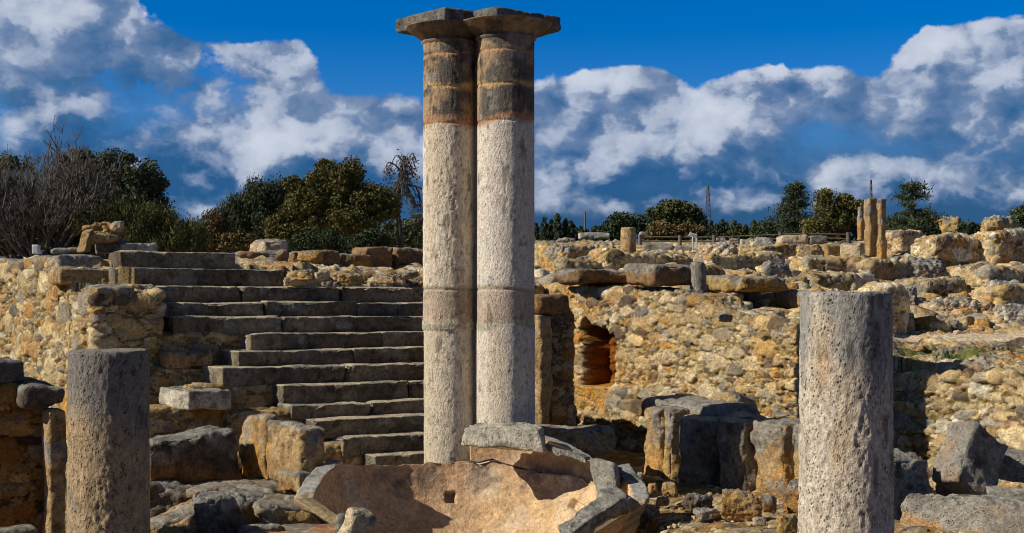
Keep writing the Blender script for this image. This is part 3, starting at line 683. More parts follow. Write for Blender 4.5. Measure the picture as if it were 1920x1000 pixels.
# ------------------------------------------------------------------ free blocks and rocks
def fblock(name, px, y, D, dims, e, base, label, cat='stone block', s=None, warp=None, res=.02, bottom=True, group=None, **kw):
    """block whose centre shows at px,y at depth D; e are Euler degrees"""
    q, Q, col, N = stone_geo(dims, s or nseed(), res=res, base=base, warp=warp, **kw)
    q = rot(q, e)+WP(px, y, D); return add(name, q, Q, col, M_STONE, None, label, cat, group)
def hexa(P8):
    """warp of the unit box onto eight corners: (x-,y-,z-),(x+..) order x fastest, then y, then z, given as px,y,D"""
    W8 = np.array([WP(*p) for p in P8]).reshape(2, 2, 2, 3)
    def w(C, q, ):
        return q
    return W8
def hblock(name, P8, base, label, cat='stone block', s=None, res=.02, group=None, **kw):
    W8 = np.array([WP(*p) for p in P8]).reshape(2, 2, 2, 3)
    dx = np.linalg.norm(W8[:, :, 1]-W8[:, :, 0], axis=-1).mean(); dy = np.linalg.norm(W8[:, 1]-W8[:, 0], axis=-1).mean(); dz = np.linalg.norm(W8[1]-W8[0], axis=-1).mean()
    dims = np.array((dx, dy, dz))
    def warp(C, q):
        t = q/dims+.5; x, y, z = t[:, 0:1], t[:, 1:2], t[:, 2:3]
        L = lambda a, b, t: a*(1-t)+b*t
        return L(L(L(W8[0, 0, 0], W8[0, 0, 1], x), L(W8[0, 1, 0], W8[0, 1, 1], x), y), L(L(W8[1, 0, 0], W8[1, 0, 1], x), L(W8[1, 1, 0], W8[1, 1, 1], x), y), z)
    q, Q, col, N = stone_geo(dims, s or nseed(), res=res, base=base, warp=warp, **kw)
    return add(name, q, Q, col, M_STONE, None, label, cat, group)
def box8(fl, fr, yb, yt, D0, D1, back=0, tdx=0, bl=None, br=None, yb2=None):
    """front face fl..fr (px), bottom/top rows, near depth D0 at the left and D1 at the right, back gives the v-run of the block"""
    def bk(px, y, D):
        X = qx(px)*D-ST*back; Y = D+CT*back; Z = Zat(y, D); return (960+X/Y*F, HOR-(Z-EYE)/Y*F, Y)
    fl2, fr2 = (fl, fr) if not isinstance(fl, tuple) else (fl[0], fr[0])
    tl, tr = (fl, fr) if not isinstance(fl, tuple) else (fl[1], fr[1])
    ybl, ybr = yb if isinstance(yb, tuple) else (yb, yb); ytl, ytr = yt if isinstance(yt, tuple) else (yt, yt)
    A = [(fl2, ybl, D0), (fr2, ybr, D1)]; B = [(tl, ytl, D0), (tr, ytr, D1)]
    return A+[bk(*p) for p in A]+B+[bk(*p) for p in B]
# upright blocks in a row (faces towards -u, running towards the camera)
UB = 9.72
def upright(px0, px1, ytop, ybot, w, label, base, dep=.62, s=None, tp=0, shift=0.0, **kw):
    v1, v0 = vat(px0, UB+shift), vat(px1, UB+shift); Dm = Du((px0+px1)/2, UB+shift)
    q, Q, col, N = stone_geo((dep, v1-v0-.03, Zat(ytop, Dm)-Zat(ybot, Dm)), s or nseed(), res=.0165, base=base, r=.05, rough=.028, chip=.09, **kw)
    q[:, 0] *= 1-.0*q[:, 2]
    q = q+np.array((UB+shift+dep/2, (v0+v1)/2, (Zat(ytop, Dm)+Zat(ybot, Dm))/2))
    add('upright_block', UVZ(q), Q, col, M_STONE, None, label, 'stone block')
upright(1203, 1240, 764, 906, 0, 'pale golden upright block at the left end of the row before the wall', 'tan', dep=1.0, lichen=.45, orange=.5, topl=.5)
upright(1243, 1262, 770, 918, 0, 'narrow sunlit upright slab, second in the row of upright blocks', 'ochre', dep=.95, lichen=.45, orange=.3, topl=.5, shift=.03)
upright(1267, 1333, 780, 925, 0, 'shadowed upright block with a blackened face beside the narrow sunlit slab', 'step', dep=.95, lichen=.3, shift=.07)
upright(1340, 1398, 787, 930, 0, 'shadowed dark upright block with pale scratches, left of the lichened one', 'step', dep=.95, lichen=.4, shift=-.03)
upright(1404, 1470, 788, 934, 0, 'sunlit upright block with grey lichen and a golden foot', 'tan', dep=.9, lichen=.6, orange=.6, topl=.5, shift=.02)
upright(1478, 1530, 798, 928, 0, 'last upright block of the row, half hidden by the tall right stump', 'ochre', dep=.8, lichen=.5, shift=.10)
D = Du(1290, 10.25)
gbox('stone_slab', 10.05, 10.65, vat(1345, 10.1)-.1, vat(1215, 10.1)+.12, Zat(790, D), Zat(750, D), 'grey', label='long grey slab with notches lying between the upright blocks and the golden wall', cat='stone slab', lichen=.6, chip=.1)
fblock('rock', 1368, 772, 16.1, (.42, .35, .34), (10, 20, 40), 'ochre', 'broken ochre stone wedged between grey slab and golden wall', 'rock', r=.08, rough=.05)
# left group
hblock('stone_block', box8((281, 281), (455, 438), (918, 902), (832, 800), 13.4, 13.9, .5), 'dark', 'massive dark block with a slanting top beside the left column stump', lichen=.45, topl=.7, orange=.45, s=101, r=.05, rough=.03, chip=.08)
def ublk(px0, pxm, px1, yt, yb, D, label, base, s, **kw):
    """upright block seen on the corner: sunlit side px0..pxm, shaded front pxm..px1, corner at depth D"""
    X, Y = qx(pxm)*D, D; u, v = CT*X+ST*Y, -ST*X+CT*Y
    u1 = uat(px1, v); v1 = vat(px0, u)
    gbox('upright_block', u, u1, v, v1, Zat(yb, D), Zat(yt, D), base, label=label, cat='stone block', s=s, r=.05, rough=.03, chip=.09, res=.0165, **kw)
ublk(449, 497, 528, 779, 906, 13.8, 'tall orange stained upright block in front of the steps, the left one of two', 'tan', 111, lichen=.25, orange=.8, topl=.5)
ublk(502, 563, 612, 803, 914, 12.9, 'orange upright block with a squared grey top, nearest the basin', 'tan', 113, lichen=.3, orange=.6, topl=.6)
hblock('stone_block', box8(558, 618, (932, 925), 888, 12.7, 13.0, .5), 'tan', 'small brown footing block under the right corner of the orange upright block', orange=.5, s=117)
fblock('stone_slab', 455, 917, 13.6, (1.1, .7, .12), (0, 0, 25), 'brown', 'flat brown slab lying below the massive slanting block', 'stone slab', lichen=.3)
fblock('rock', 322, 952, 13.6, (.75, .6, .5), (0, 0, 10), 'dark', 'shadowed black block low behind the left column stump', 'rock', r=.1, rough=.05, lichen=.1)
hblock('stone_block', [(385, 1015, 11.6), (480, 1012, 12.0), (352, 985, 12.1), (476, 972, 12.5), (362, 945, 11.6), (440, 930, 12.0), (362, 928, 12.1), (405, 922, 12.5)], 'dark', 'tilted dark grey fragment leaning in the lower left foreground', s=121, r=.05, rough=.035, lichen=.55, chip=.09)
fblock('rock', 330, 985, 11.9, (.6, .5, .26), (0, -24, 12), 'orange', 'smooth orange stone leaning under the tilted dark fragment', 'rock', r=.09, rough=.03, lichen=.05, orange=.5)
hblock('stone_block', [(505, 1000, 12.2), (640, 995, 12.5), (500, 965, 12.8), (630, 950, 13.0), (480, 945, 12.2), (605, 945, 12.5), (490, 925, 12.8), (568, 918, 13.0)], 'ochre', 'deeply pitted golden block between the fallen fragments and the basin', s=127, r=.07, rough=.06, lichen=.5, orange=.5, chip=.1)
fblock('rock', 462, 950, 12.9, (.42, .4, .25), (0, 12, 30), 'dark', 'small dark rock in the shadow between the two fallen fragments', 'rock', r=.08, rough=.05)
fblock('rock', 500, 938, 13.3, (.5, .4, .25), (0, 5, -20), 'brown', 'brown rock in shade just under the orange uprights', 'rock', r=.08, rough=.05)
fblock('stone_slab', 560, 1004, 11.9, (1.0, .6, .09), (4, 1, 8), 'pink', 'flat pinkish orange slab at the bottom edge left of the basin', 'stone slab', r=.03, lichen=.05, orange=.5)
fblock('rock', 664, 990, 11.25, (.24, .2, .30), (10, 20, 30), 'cream', 'pale wedge stone propping the left side of the basin', 'rock', r=.05, rough=.03, lichen=.1)
fblock('rock', 640, 985, 12.0, (.12, .15, .24), (0, 15, 0), 'grey', 'thin grey stone upright beside the pale wedge stone', 'rock', r=.04, rough=.03)
fblock('rock', 490, 996, 11.9, (.35, .25, .1), (0, 0, 10), 'grey', 'low grey stone at the bottom edge beside the tilted fragment', 'rock', r=.04, rough=.03)
# far left front pier
vP = vat(50, 2.35) if False else None
def g2(name, px0, px1, y0, y1, D, dep, base, label, cat='stone block', mat=None, **kw):
    X, Y = qx(px1)*D, D; u1, v = CT*X+ST*Y, -ST*X+CT*Y; u0 = uat(px0, v); Dm = (D+Dv(px0, v))/2
    kw.setdefault('rough', .010 if name == 'door_jamb' else .02)
    return gbox(name, u0, u1, v, v+dep, Zat(y1, Dm), Zat(y0, Dm), base, label=label, cat=cat, **kw)
g2('stone_block', -60, 50, 677, 724, 10.9, .5, 'dark', 'black stained block topmost on the dark wall stub at the left edge', lichen=.15, r=.04)
g2('stone_block', 40, 123, 723, 766, 10.8, .45, 'dark', 'black rounded block capping the dark wall stub beside the left stump', lichen=.15, r=.05)
v_ = -ST*qx(92)*10.95+CT*10.95
rubblebox('wall_stub', uat(-60, v_), uat(92, v_), v_, v_+.5, -.7, Zat(726, 10.6), 131, .42, .04, .013, pal=PAL[[3, 8, 1, 8, 3, 11]]*np.array((.75, .62, .5)), mort=np.array((.10, .07, .045)), label='shaded brown rubble wall stub in the lower left corner', cat='wall', rough_top=.01, flat=2.0)
g2('door_jamb', 90, 126, 767, 1060, 10.75, .22, 'tan', 'upright dark stone jamb between the wall stub and left stump', 'stone slab', lichen=.1)
g2('stone_block', -60, 75, 992, 1060, 10.2, .3, 'dark', 'dark stone just showing at the bottom left corner', lichen=.2)
# right foreground blocks
hblock('stone_block', box8((1655, 1655), (1748, 1752), (990, 978), (858, 848), 12.4, 12.7, .55), 'grey', 'broad grey lichened block directly right of the tall stump', s=141, lichen=.7, r=.06, rough=.04, chip=.1)
fblock('stone_block', 1818, 868, 12.9, (.42, .38, .62), (-12, 32, 20), 'grey', 'tilted grey block leaning against the right rubble wall', s=145, lichen=.6, r=.04, rough=.03, orange=.2)
hblock('stone_block', box8((1770, 1763), (1990, 1990), (1015, 1040), (928, 952), 11.9, 11.0, .45), 'grey', 'large grey block with golden face at the bottom right corner', s=147, lichen=.55, orange=.6, r=.07, rough=.04)
hblock('stone_block', box8(1826, 1990, (955, 970), (905, 925), 12.7, 12.2, .5), 'grey', 'grey weathered slab block stacked behind the corner block at the right edge', s=149, lichen=.8, r=.07, rough=.04)
fblock('stone_block', 1885, 868, 13.4, (.8, .5, .28), (0, 6, -20), 'grey', 'grey block half in shadow against the right wall foot', s=151, lichen=.6, r=.06)
# ------------------------------------------------------------------ rocks
def rockgeo(dims, s, res=.03, k=11, rough=.05, base='tan', **kw):
    n = int(np.clip(max(dims)/res, 8, 60)); C, Q = boxlat(n, n, n); d = C/np.linalg.norm(C, axis=1)[:, None]
    r = np.random.RandomState(s); pn = r.normal(size=(k, 3)); pn /= np.linalg.norm(pn, axis=1)[:, None]; ph = r.uniform(.62, 1.0, k)
    pn = np.concatenate([pn, [[0, 0, 1], [0, 0, -1], [1, 0, .1], [-1, .1, 0], [0, 1, 0], [0, -1, .15]]]); ph = np.append(ph, [r.uniform(.6, .85), .7, r.uniform(.7, .95), r.uniform(.7, .95), .85, r.uniform(.65, .85)])
    dots = np.clip(d@pn.T, 1e-3, None); rr = ph/dots; R = (np.sum(rr**-15.0, axis=1))**(-1/15.0)
    R = np.minimum(R, 1.25); p = d*R[:, None]; h = np.array(dims)/2; p = p*h
    sc_n = 1.6/max(dims)*2
    dd = rough*(fbm(p*sc_n*1.6+s, 5, s, .58)+.5*fbm(p*np.array((1, 1, 3))*sc_n*2+s, 3, s+3))
    dd = dd-rough*1.0*np.abs(fbm(p*sc_n*1.2+s+7, 4, s+8, .6))+rough*.5*fbm(p*sc_n*6+s, 3, s+9)
    q = p+d*(dd*max(dims))[:, None]; hz = q[:, 2]/dims[2]+.5
    return q, Q, stonecol(q*min(3, sc_n)*.7+s, d, s, base, kw.get('lichen', .35), kw.get('topl', .6), hz, kw.get('orange', .3)), d
def rock(px, y, w, h, label, base='tan', D=None, yaw=0, tilt=0, cat='rock', depth=.8, s=None, k=11, sink=.12, name='rock', group=None, rough=.05, **kw):
    """rock showing at px,y (centre) with pixel width and height; stands on the terrain unless a depth is given"""
    yb = y+h/2
    if D is None: D = D_of(px, yb)
    s = s or nseed(); W_, H_ = w*D/F, h*D/F; dims = (W_, W_*depth, H_*(1+sink))
    q, Q, col, d = rockgeo(dims, s, res=max(.016, D*.0011), k=k, base=base, rough=rough, **kw)
    q = rot(q, (0, tilt, yaw)); e = q.max(0)-q.min(0); q[:, 0] *= W_/e[0]; q[:, 2] *= H_*(1+sink)/e[2]
    c = WP(px, yb, D); q[:, 2] += c[2]-H_*sink-q[:, 2].min(); q[:, 0] += c[0]-(q[:, 0].max()+q[:, 0].min())/2; q[:, 1] += c[1]+W_*depth*.3
    return add(name, q, Q, col, M_STONE if D < 18 else M_FAR, None, label, cat, group)
for a in [
 (1392, 948, 78, 58, 'rounded golden rock in the sun before the shadowed uprights', 'gold', 12.4),
 (1257, 918, 32, 26, 'orange fist sized rock at the foot of the leftmost upright', 'orange', 13.6),
 (1224, 918, 22, 22, 'small reddish rock left of the orange one by the uprights', 'orange', 13.5),
 (1243, 940, 26, 16, 'little tan rock on the soil below the orange one', 'tan', 12.9),
 (1310, 944, 60, 34, 'dark flaky rock in the shadow under the uprights', 'dark', 12.9),
 (1328, 966, 54, 26, 'flat grey rock at the edge of the shadow beside the golden rock', 'grey', 12.5),
 (1482, 985, 50, 40, 'pale orange rock at the bottom edge against the tall right stump', 'gold', 11.6),
 (1442, 945, 34, 34, 'brown rough stone behind the rounded golden rock', 'brown', 12.9),
 (1200, 892, 12, 14, 'small white stone by the corner of the leftmost upright', 'pale', 14.2),
 (1200, 975, 60, 30, 'dark rock in shade right of the basin rim', 'dark', 12.9),
 (1425, 978, 26, 16, 'flaked pale stones on the soil below the golden rock', 'pale', 12.0),
 (1500, 930, 60, 60, 'brown boulder in the shade behind the tall right stump', 'brown', 13.0),
]:
    rock(a[0], a[1], a[2], a[3], a[4], a[5], D=a[6], lichen=.15 if a[5] in ('gold', 'orange', 'dark') else .35, yaw=(a[0]*37) % 60-30)
rock(1105, 905, 90, 40, 'shadowed mound stone under the brown slab behind the basin', 'brown', D=13.9, depth=1.0)
# ------------------------------------------------------------------ broken stone basin
BR, BD, BT = 1.38, .80, math.radians(20)
BZ = Zat(925, 12.45)
def bw(phi, a, off=0.0, R=BR, dp=BD):
    """point of the bowl: phi round the rim, a from the pole (0) to the rim (pi/2), off along the outward normal"""
    r = R*np.sin(a)**.92; z = -dp*np.cos(a)**1.05
    nr, nz_ = dp*np.sin(a), -R*np.cos(a); l = np.hypot(nr, nz_)
    r = r+off*nr/l; z = z+off*nz_/l
    x, y = r*np.cos(phi), r*np.sin(phi)
    return np.stack([x, y*math.cos(BT)-z*math.sin(BT), y*math.sin(BT)+z*math.cos(BT)], -1)
def toW(p): return p+np.array((BC[0], BC[1], BZ))
def prow(p): return HOR-(p[..., 2]-EYE)/p[..., 1]*F
def pcol(p): return 960+p[..., 0]/p[..., 1]*F
def shell(name, ph0, ph1, amin, amax, s, thick, parent, post=None, res=.02, lip=0.0, detail=.012):
    n = int(abs(ph1-ph0)*BR/res); ph = np.linspace(ph0, ph1, n); A0 = amin(ph); A1 = amax(ph)
    na = int(1.5*BR/res); t = np.linspace(0, 1, na); ne = 7; tk = thick
    V = []; N = []; I = []; 
    for k in range(n):
        a = A0[k]+(A1[k]-A0[k])*t; P = np.full(na, ph[k]); aa = a[::-1]
        e = np.linspace(0, 1, ne+2)[1:-1]
        inn = bw(P, a); out = bw(P, aa, tk+lip*sst((PI/2-aa), .22, .05))
        e1 = inn[-1]+(out[0]-inn[-1])*e[:, None]; e0 = out[-1]+(inn[0]-out[-1])*e[:, None]
        V.append(np.concatenate([inn, e1, out, e0])); I.append(np.concatenate([np.zeros(na), np.ones(ne), np.full(na, 2.), np.ones(ne)]))
    K = len(V[0]); V = np.concatenate(V); I = np.concatenate(I)
    cen = np.array((0, 0, .3)); N = V-cen; N /= np.linalg.norm(N, axis=1)[:, None]; N = N*np.where(I == 0, -1, 1)[:, None]
    P = V+s
    d = detail*fbm(P*2.4, 4, s)+detail*.5*fbm(P*11, 4, s+1); rough = (I > 0)
    d = d+rough*(.04*fbm(P*5, 5, s+2, .6)-.05*np.clip(fbm(P*7, 3, s+6), 0, 1))
    d = d-(I == 0)*detail*1.4*np.clip(fbm(P*18, 3, s+3)-.4, 0, 1)
    i = (np.arange(n-1)[:, None]*K+np.arange(K)[None, :]).ravel(); j = (np.arange(n-1)[:, None]*K+((np.arange(K)+1) % K)[None, :]).ravel()
    Q = [np.stack([i, i+K, j+K, j], 1)]
    for b in (0, (n-1)*K):        # close the two ends between inner and outer face
        m = na-1; r = np.arange(m); ia = b+r; ib = b+2*na+ne-1-r
        ib2 = ib-1; q = np.stack([ia, ia+1, ib2, ib], 1); Q.append(q if b == 0 else q[:, ::-1])
    Q = np.concatenate(Q)
    W_ = toW(V)
    if post: W_, d = post(W_, d, I, pcol(W_), prow(W_))
    q = W_+N*d[:, None]; px, py = pcol(W_), prow(W_)
    c = np.tile(np.array((.58, .37, .20)), (len(V), 1))
    c = mixc(c, (.68, .46, .23), sst(px+90*fbm(P*1.5, 3, s+11), 900, 1120)*.8)  # right half lighter: sunlit side of the bowl put into the colour
    c = mixc(c, (.66, .52, .36), sst(fbm(P*2.0+1, 4, s+12), .05, .5)*.6)
    c = mixc(c, (.48, .28, .16), sst(fbm(P*2.6+7, 4, s+13), .1, .5)*.4)
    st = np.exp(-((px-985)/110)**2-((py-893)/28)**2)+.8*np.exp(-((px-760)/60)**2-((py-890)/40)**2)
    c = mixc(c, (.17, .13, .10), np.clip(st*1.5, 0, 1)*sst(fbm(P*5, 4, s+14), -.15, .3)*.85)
    c = c*(1+.25*fbm(P*9, 4, s+15))[:, None]
    oc = stonecol(P, N, s, 'grey', .55, .3); oo = stonecol(P, N, s, 'ochre', .35, .2, None, .5)
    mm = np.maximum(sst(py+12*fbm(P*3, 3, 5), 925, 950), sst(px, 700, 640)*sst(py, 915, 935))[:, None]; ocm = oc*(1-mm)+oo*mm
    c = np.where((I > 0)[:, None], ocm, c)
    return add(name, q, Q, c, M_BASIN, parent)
BAS = empty('stone_basin', (BC[0], BC[1], -.8), 'huge broken stone basin lying tilted open below the twin columns, pinkish inside', 'basin')
_pg = np.linspace(0, 2*PI, 721); _ag = np.linspace(.25, PI/2, 260)
def lim(rowf, ph):
    out = []
    for p in np.atleast_1d(ph):
        W_ = toW(bw(np.full(260, p), _ag)); y = prow(W_); x = pcol(W_); ok = y >= rowf(x); k = np.nonzero(ok)[0]
        out.append(_ag[k[-1]] if len(k) else .3)
    return np.array(out)
def brk(x): return np.interp(x, [560, 625, 642, 700, 760, 820, 860, 880, 900, 925, 945, 1000, 1050, 1090, 1130, 1150, 1160], [700, 700, 870, 872, 868, 870, 864, 866, 868, 862, 870, 882, 890, 898, 914, 912, 700])
def amx(ph):
    p = np.degrees(np.asarray(ph)) % 360; a = np.where((p > 8) & (p < 165), lim(brk, ph), PI/2)
    q = p > 170; q = (p > 184) & (p < 352); b = []
    for k in np.atleast_1d(ph)[q]:
        W_ = toW(bw(np.full(260, k), _ag)); y = prow(W_); x = pcol(W_)
        wb = 13*np.sin(x/17.0)+8*np.sin(x/6.3+1)+9*np.sin(x/31.0)
        ok = y+wb < np.minimum(np.minimum(925+(x-600)*.82, 948+(1185-x)*.60), 1062); j = np.nonzero(~ok)[0]; b.append(_ag[j[0]] if len(j) else PI/2)
    a[q] = b
    return np.clip(a+np.where(q, .03, .012)*np.interp(np.asarray(ph)*16, np.arange(130), np.random.RandomState(3).normal(size=130)), .3, PI/2)
def post_main(W_, d, I, px, py):
    # dowel hole in the middle and the long slot on the right
    for cx, cy, rx, ry, rt, dp in ((845, 932, 9, 10, 0, .09), (1085, 953, 19, 9, -.6, .07)):
        x = (px-cx)*math.cos(rt)-(py-cy)*math.sin(rt); y = (px-cx)*math.sin(rt)+(py-cy)*math.cos(rt)
        m = sst(np.maximum(np.abs(x)/rx, np.abs(y)/ry), 1.15, .85)*(I == 0); d = d-m*dp
    return W_, d
shell('bowl', 0, 2*PI, lambda p: np.full(len(p), .02), amx, 201, .12, BAS, post_main, lip=.03, res=.0175)
FRG = empty('basin_fragment', (.05, 13.5, -.1), 'curved piece of the basin wall standing up behind its right half, brown inside', 'basin fragment')
def fmin(ph): return lim(lambda x: brk(x)-2, ph)-.06
def fmax(ph):
    return np.minimum(lim(lambda x: np.interp(x, [990, 1012, 1030, 1060, 1090, 1110, 1130, 1145], [815, 830, 834, 844, 858, 868, 886, 900]), ph), PI/2-.01)
def post_f(W_, d, I, px, py):
    piv = np.array((.3, 13.35, .0)); q = W_-piv; a = math.radians(7); y = q[:, 1]*math.cos(a)-q[:, 2]*math.sin(a); z = q[:, 1]*math.sin(a)+q[:, 2]*math.cos(a)
    r = np.stack([q[:, 0], y+.02, z+.01], 1)+piv; return r, d*.8
shell('shell', math.radians(22), math.radians(93), fmin, fmax, 205, .10, FRG, post_f, lip=.02, res=.0175)
def pblock(name, P8, base, parent, s, **kw):
    o = hblock(name, P8, base, None, None, s=s, **kw); b = np.array(o['_b']); o.parent = parent; o.location = Vector(b)-Vector(parent['_b'])
pblock('rim_block', [(860, 834, 13.25), (1022, 850, 13.1), (885, 826, 13.6), (1022, 838, 13.5), (868, 801, 13.3), (1008, 803, 13.2), (900, 790, 13.6), (1018, 789, 13.5)], 'pale', FRG, 211, lichen=.15, r=.03, rough=.018, orange=.3, topl=.2)
pblock('rim_block', [(1024, 850, 13.2), (1104, 874, 12.95), (1024, 842, 13.5), (1110, 866, 13.2), (1022, 834, 13.25), (1098, 860, 13.0), (1024, 832, 13.5), (1112, 858, 13.2)], 'grey', FRG, 213, lichen=.5, r=.02, rough=.015)
pblock('rim_block', [(1066, 1030, 11.5), (1190, 962, 12.25), (1050, 1003, 11.75), (1172, 936, 12.5), (1070, 998, 11.4), (1188, 926, 12.15), (1040, 986, 11.7), (1146, 905, 12.5)], 'grey', BAS, 219, lichen=.6, r=.03, rough=.03, chip=.08, orange=.4)
pblock('rim_block', [(1125, 938, 12.6), (1160, 925, 12.55), (1122, 925, 12.9), (1165, 915, 12.85), (1098, 858, 12.9), (1150, 868, 12.6), (1104, 852, 13.1), (1164, 870, 12.9)], 'grey', BAS, 215, lichen=.7, r=.03, rough=.022, chip=.08)
# ------------------------------------------------------------------ hillside stones
HR = [
 (1047, 484, 82, 58, 'tan mound boulder just right of the twin columns on the terrace', 'ochre'), (1078, 520, 50, 26, 'dark shaded rock below the tan mound boulder', 'brown'),
 (1018, 458, 50, 16, 'flat dark stone on the terrace edge touching the twin columns', 'grey'), (1060, 452, 40, 14, 'thin grey stone behind the tan mound boulder', 'grey'),
 (1130, 468, 50, 34, 'pale lumpy rock left of the distant drum', 'cream'), (1160, 483, 26, 28, 'rounded ochre rock leaning at the foot of the distant drum', 'ochre'),
 (1100, 492, 60, 26, 'crumbling cream stone between the mound boulder and the drum', 'cream'), (1187, 492, 24, 32, 'upright ochre stone under the distant drum', 'ochre'),
 (1211, 492, 28, 14, 'small squared grey stone on the ledge right of the drum', 'grey'), (1236, 480, 46, 20, 'knobbly grey rock below the long block wall', 'grey'),
 (1268, 484, 46, 24, 'knobbly tan rock below the information sign', 'tan'), (1345, 474, 86, 48, 'big pale outcrop right of the information sign', 'cream'),
 (1316, 486, 34, 24, 'round ochre lump at the left foot of the pale outcrop', 'ochre'), (1352, 451, 22, 16, 'small grey stone balanced on the pale outcrop', 'grey'),
 (1377, 453, 20, 12, 'small dark stone right of the balanced one', 'grey'), (1405, 464, 40, 36, 'squared cream rock behind the long flat slab', 'cream'),
 (1440, 463, 50, 40, 'grey weathered rock mass near the hedge, left of the cedar', 'grey'), (1420, 500, 70, 26, 'pale boulder resting above the small cave', 'pale'),
 (1458, 513, 60, 50, 'dark grey rounded boulder right of the cave boulder', 'grey'), (1495, 472, 40, 30, 'small pile stone under the cedar', 'tan'),
 (1520, 478, 58, 42, 'large orange brown outcrop below the long blocks', 'ochre'), (1566, 446, 40, 18, 'brown rock at the right end of the long blocks', 'brown'),
 (1562, 494, 28, 13, 'small orange stone in the gap below the outcrop', 'orange'), (1554, 508, 34, 14, 'olive shadowed stone under the small orange stone', 'tan'),
 (1521, 504, 48, 24, 'squared red brown block left of the olive stone', 'brown'), (1491, 535, 54, 36, 'striped tan rock behind the top of the tall stump', 'ochre'),
 (1555, 533, 80, 30, 'long grey rock with a rough back, above the tall stump', 'grey'), (1616, 498, 46, 42, 'dark upright boulder in front of the square pillars', 'brown'),
 (1648, 515, 76, 34, 'layered dark boulder right of the upright one', 'brown'), (1738, 508, 108, 56, 'biggest boulder on the slope, grey with a dark right side', 'grey'),
 (1690, 485, 40, 16, 'little tan rock between pillars and the biggest boulder', 'tan'), (1682, 456, 46, 42, 'brown eroded rock directly right of the square pillars', 'brown'),
 (1729, 426, 44, 24, 'orange cushion shaped rock on the skyline', 'orange'), (1781, 421, 58, 36, 'squared brown boulder on the skyline beside the cushion rock', 'ochre'),
 (1880, 423, 74, 42, 'large brown boulder on the skyline near the right edge', 'ochre'), (1905, 444, 46, 36, 'grey boulder under the skyline boulder at the right edge', 'grey'),
 (1728, 455, 50, 30, 'shadowed block under the orange cushion rock', 'brown'), (1775, 470, 50, 30, 'broken tan rock under the squared skyline boulder', 'tan'),
 (1820, 462, 60, 34, 'dark jagged rock in the middle of the upper wall', 'brown'), (1865, 478, 50, 40, 'dark cavernous rock below the large skyline boulder', 'brown'),
 (1736, 487, 44, 22, 'grey slab on edge over the biggest boulder', 'grey'), (1805, 492, 38, 36, 'upright cream stone with a brown stain, right of the biggest boulder', 'cream'),
 (1900, 492, 40, 26, 'brown flat rock at the right edge under the cavernous one', 'brown'), (1758, 546, 56, 28, 'rounded grey rock with lichen below the biggest boulder', 'grey'),
 (1692, 560, 66, 50, 'grey topped rock beside the tall stump with an orange foot', 'grey'), (1690, 592, 54, 36, 'orange brown rock in shade right of the tall stump', 'orange'),
 (1800, 578, 130, 50, 'long sloping cream slab of bedrock on the right', 'cream'), (1885, 545, 76, 44, 'pale rough boulder at the right, above the path', 'pale'),
 (1898, 590, 60, 44, 'pale weathered boulder at the right edge just above the path', 'pale'), (1796, 600, 76, 26, 'low dark ended rock lying at the upper side of the path', 'tan'),
 (1733, 603, 34, 13, 'small white stone lying beside the path', 'pale'), (1845, 618, 30, 10, 'thin pale stone on the edge of the gravel path', 'tan'),
 (1786, 661, 44, 24, 'grey stone on the grass strip behind the right wall', 'grey'), (1826, 657, 40, 22, 'cream stone on the grass strip right of the grey one', 'cream'),
 (1865, 655, 60, 26, 'long tan stone lying under the path near the right edge', 'tan'), (1720, 652, 40, 16, 'orange stone on the dark soil next to the tall stump', 'orange'),
 (1683, 668, 18, 24, 'narrow grey stone against the shadowed side of the tall stump', 'grey'), (1900, 668, 44, 20, 'tan stone at the right edge on the grass strip', 'tan'),
 (1362, 596, 26, 14, 'small rust coloured stone on the slope below the cave', 'orange'), (1408, 575, 50, 16, 'tan stone in front of the cave mouth', 'tan'),
 (1448, 580, 36, 14, 'grey stone right of the cave mouth', 'grey'), (1475, 565, 30, 22, 'small stacked tan stone left of the tall stump top', 'tan'),
 (1430, 600, 44, 14, 'flat grey stone on the broken end of the golden wall', 'grey'), (1390, 612, 34, 12, 'dark stone on top of the golden wall end', 'brown'),
 (1462, 618, 60, 28, 'smooth pale boulder set on the golden wall end', 'pale'), (1325, 560, 50, 24, 'jutting grey stone at the high corner of the golden wall', 'grey'),
 (1290, 550, 50, 16, 'dark stone on the crest of the golden wall', 'tan'), (1240, 543, 46, 12, 'cream stone on the crest of the golden wall', 'cream'),
 (1130, 536, 40, 12, 'pale stone on the golden wall crest above the niche', 'pale'), (1190, 538, 36, 12, 'orange flat stone on the golden wall crest', 'orange'),
 (1055, 536, 40, 12, 'grey stone on the wall crest over the dark pier', 'grey'),
 (580, 480, 50, 20, 'tan lump lying on the low wall under the big juniper', 'orange'), (560, 514, 60, 22, 'orange brown tumbled stone at the broken end of a step', 'ochre'),
 (552, 528, 44, 16, 'pale tumbled stone at the end of the broken step', 'pale'), (600, 516, 40, 20, 'cream tumbled stone on the rubble bank', 'cream'),
 (655, 520, 50, 18, 'ochre tumbled stone in the middle of the rubble bank', 'ochre'), (720, 522, 46, 18, 'cream tumbled stone near the twin columns on the bank', 'cream'),
 (765, 514, 44, 16, 'grey tumbled stone touching the twin columns on the bank', 'grey'), (620, 532, 40, 14, 'low grey tumbled stone just over the long step', 'grey'),
]
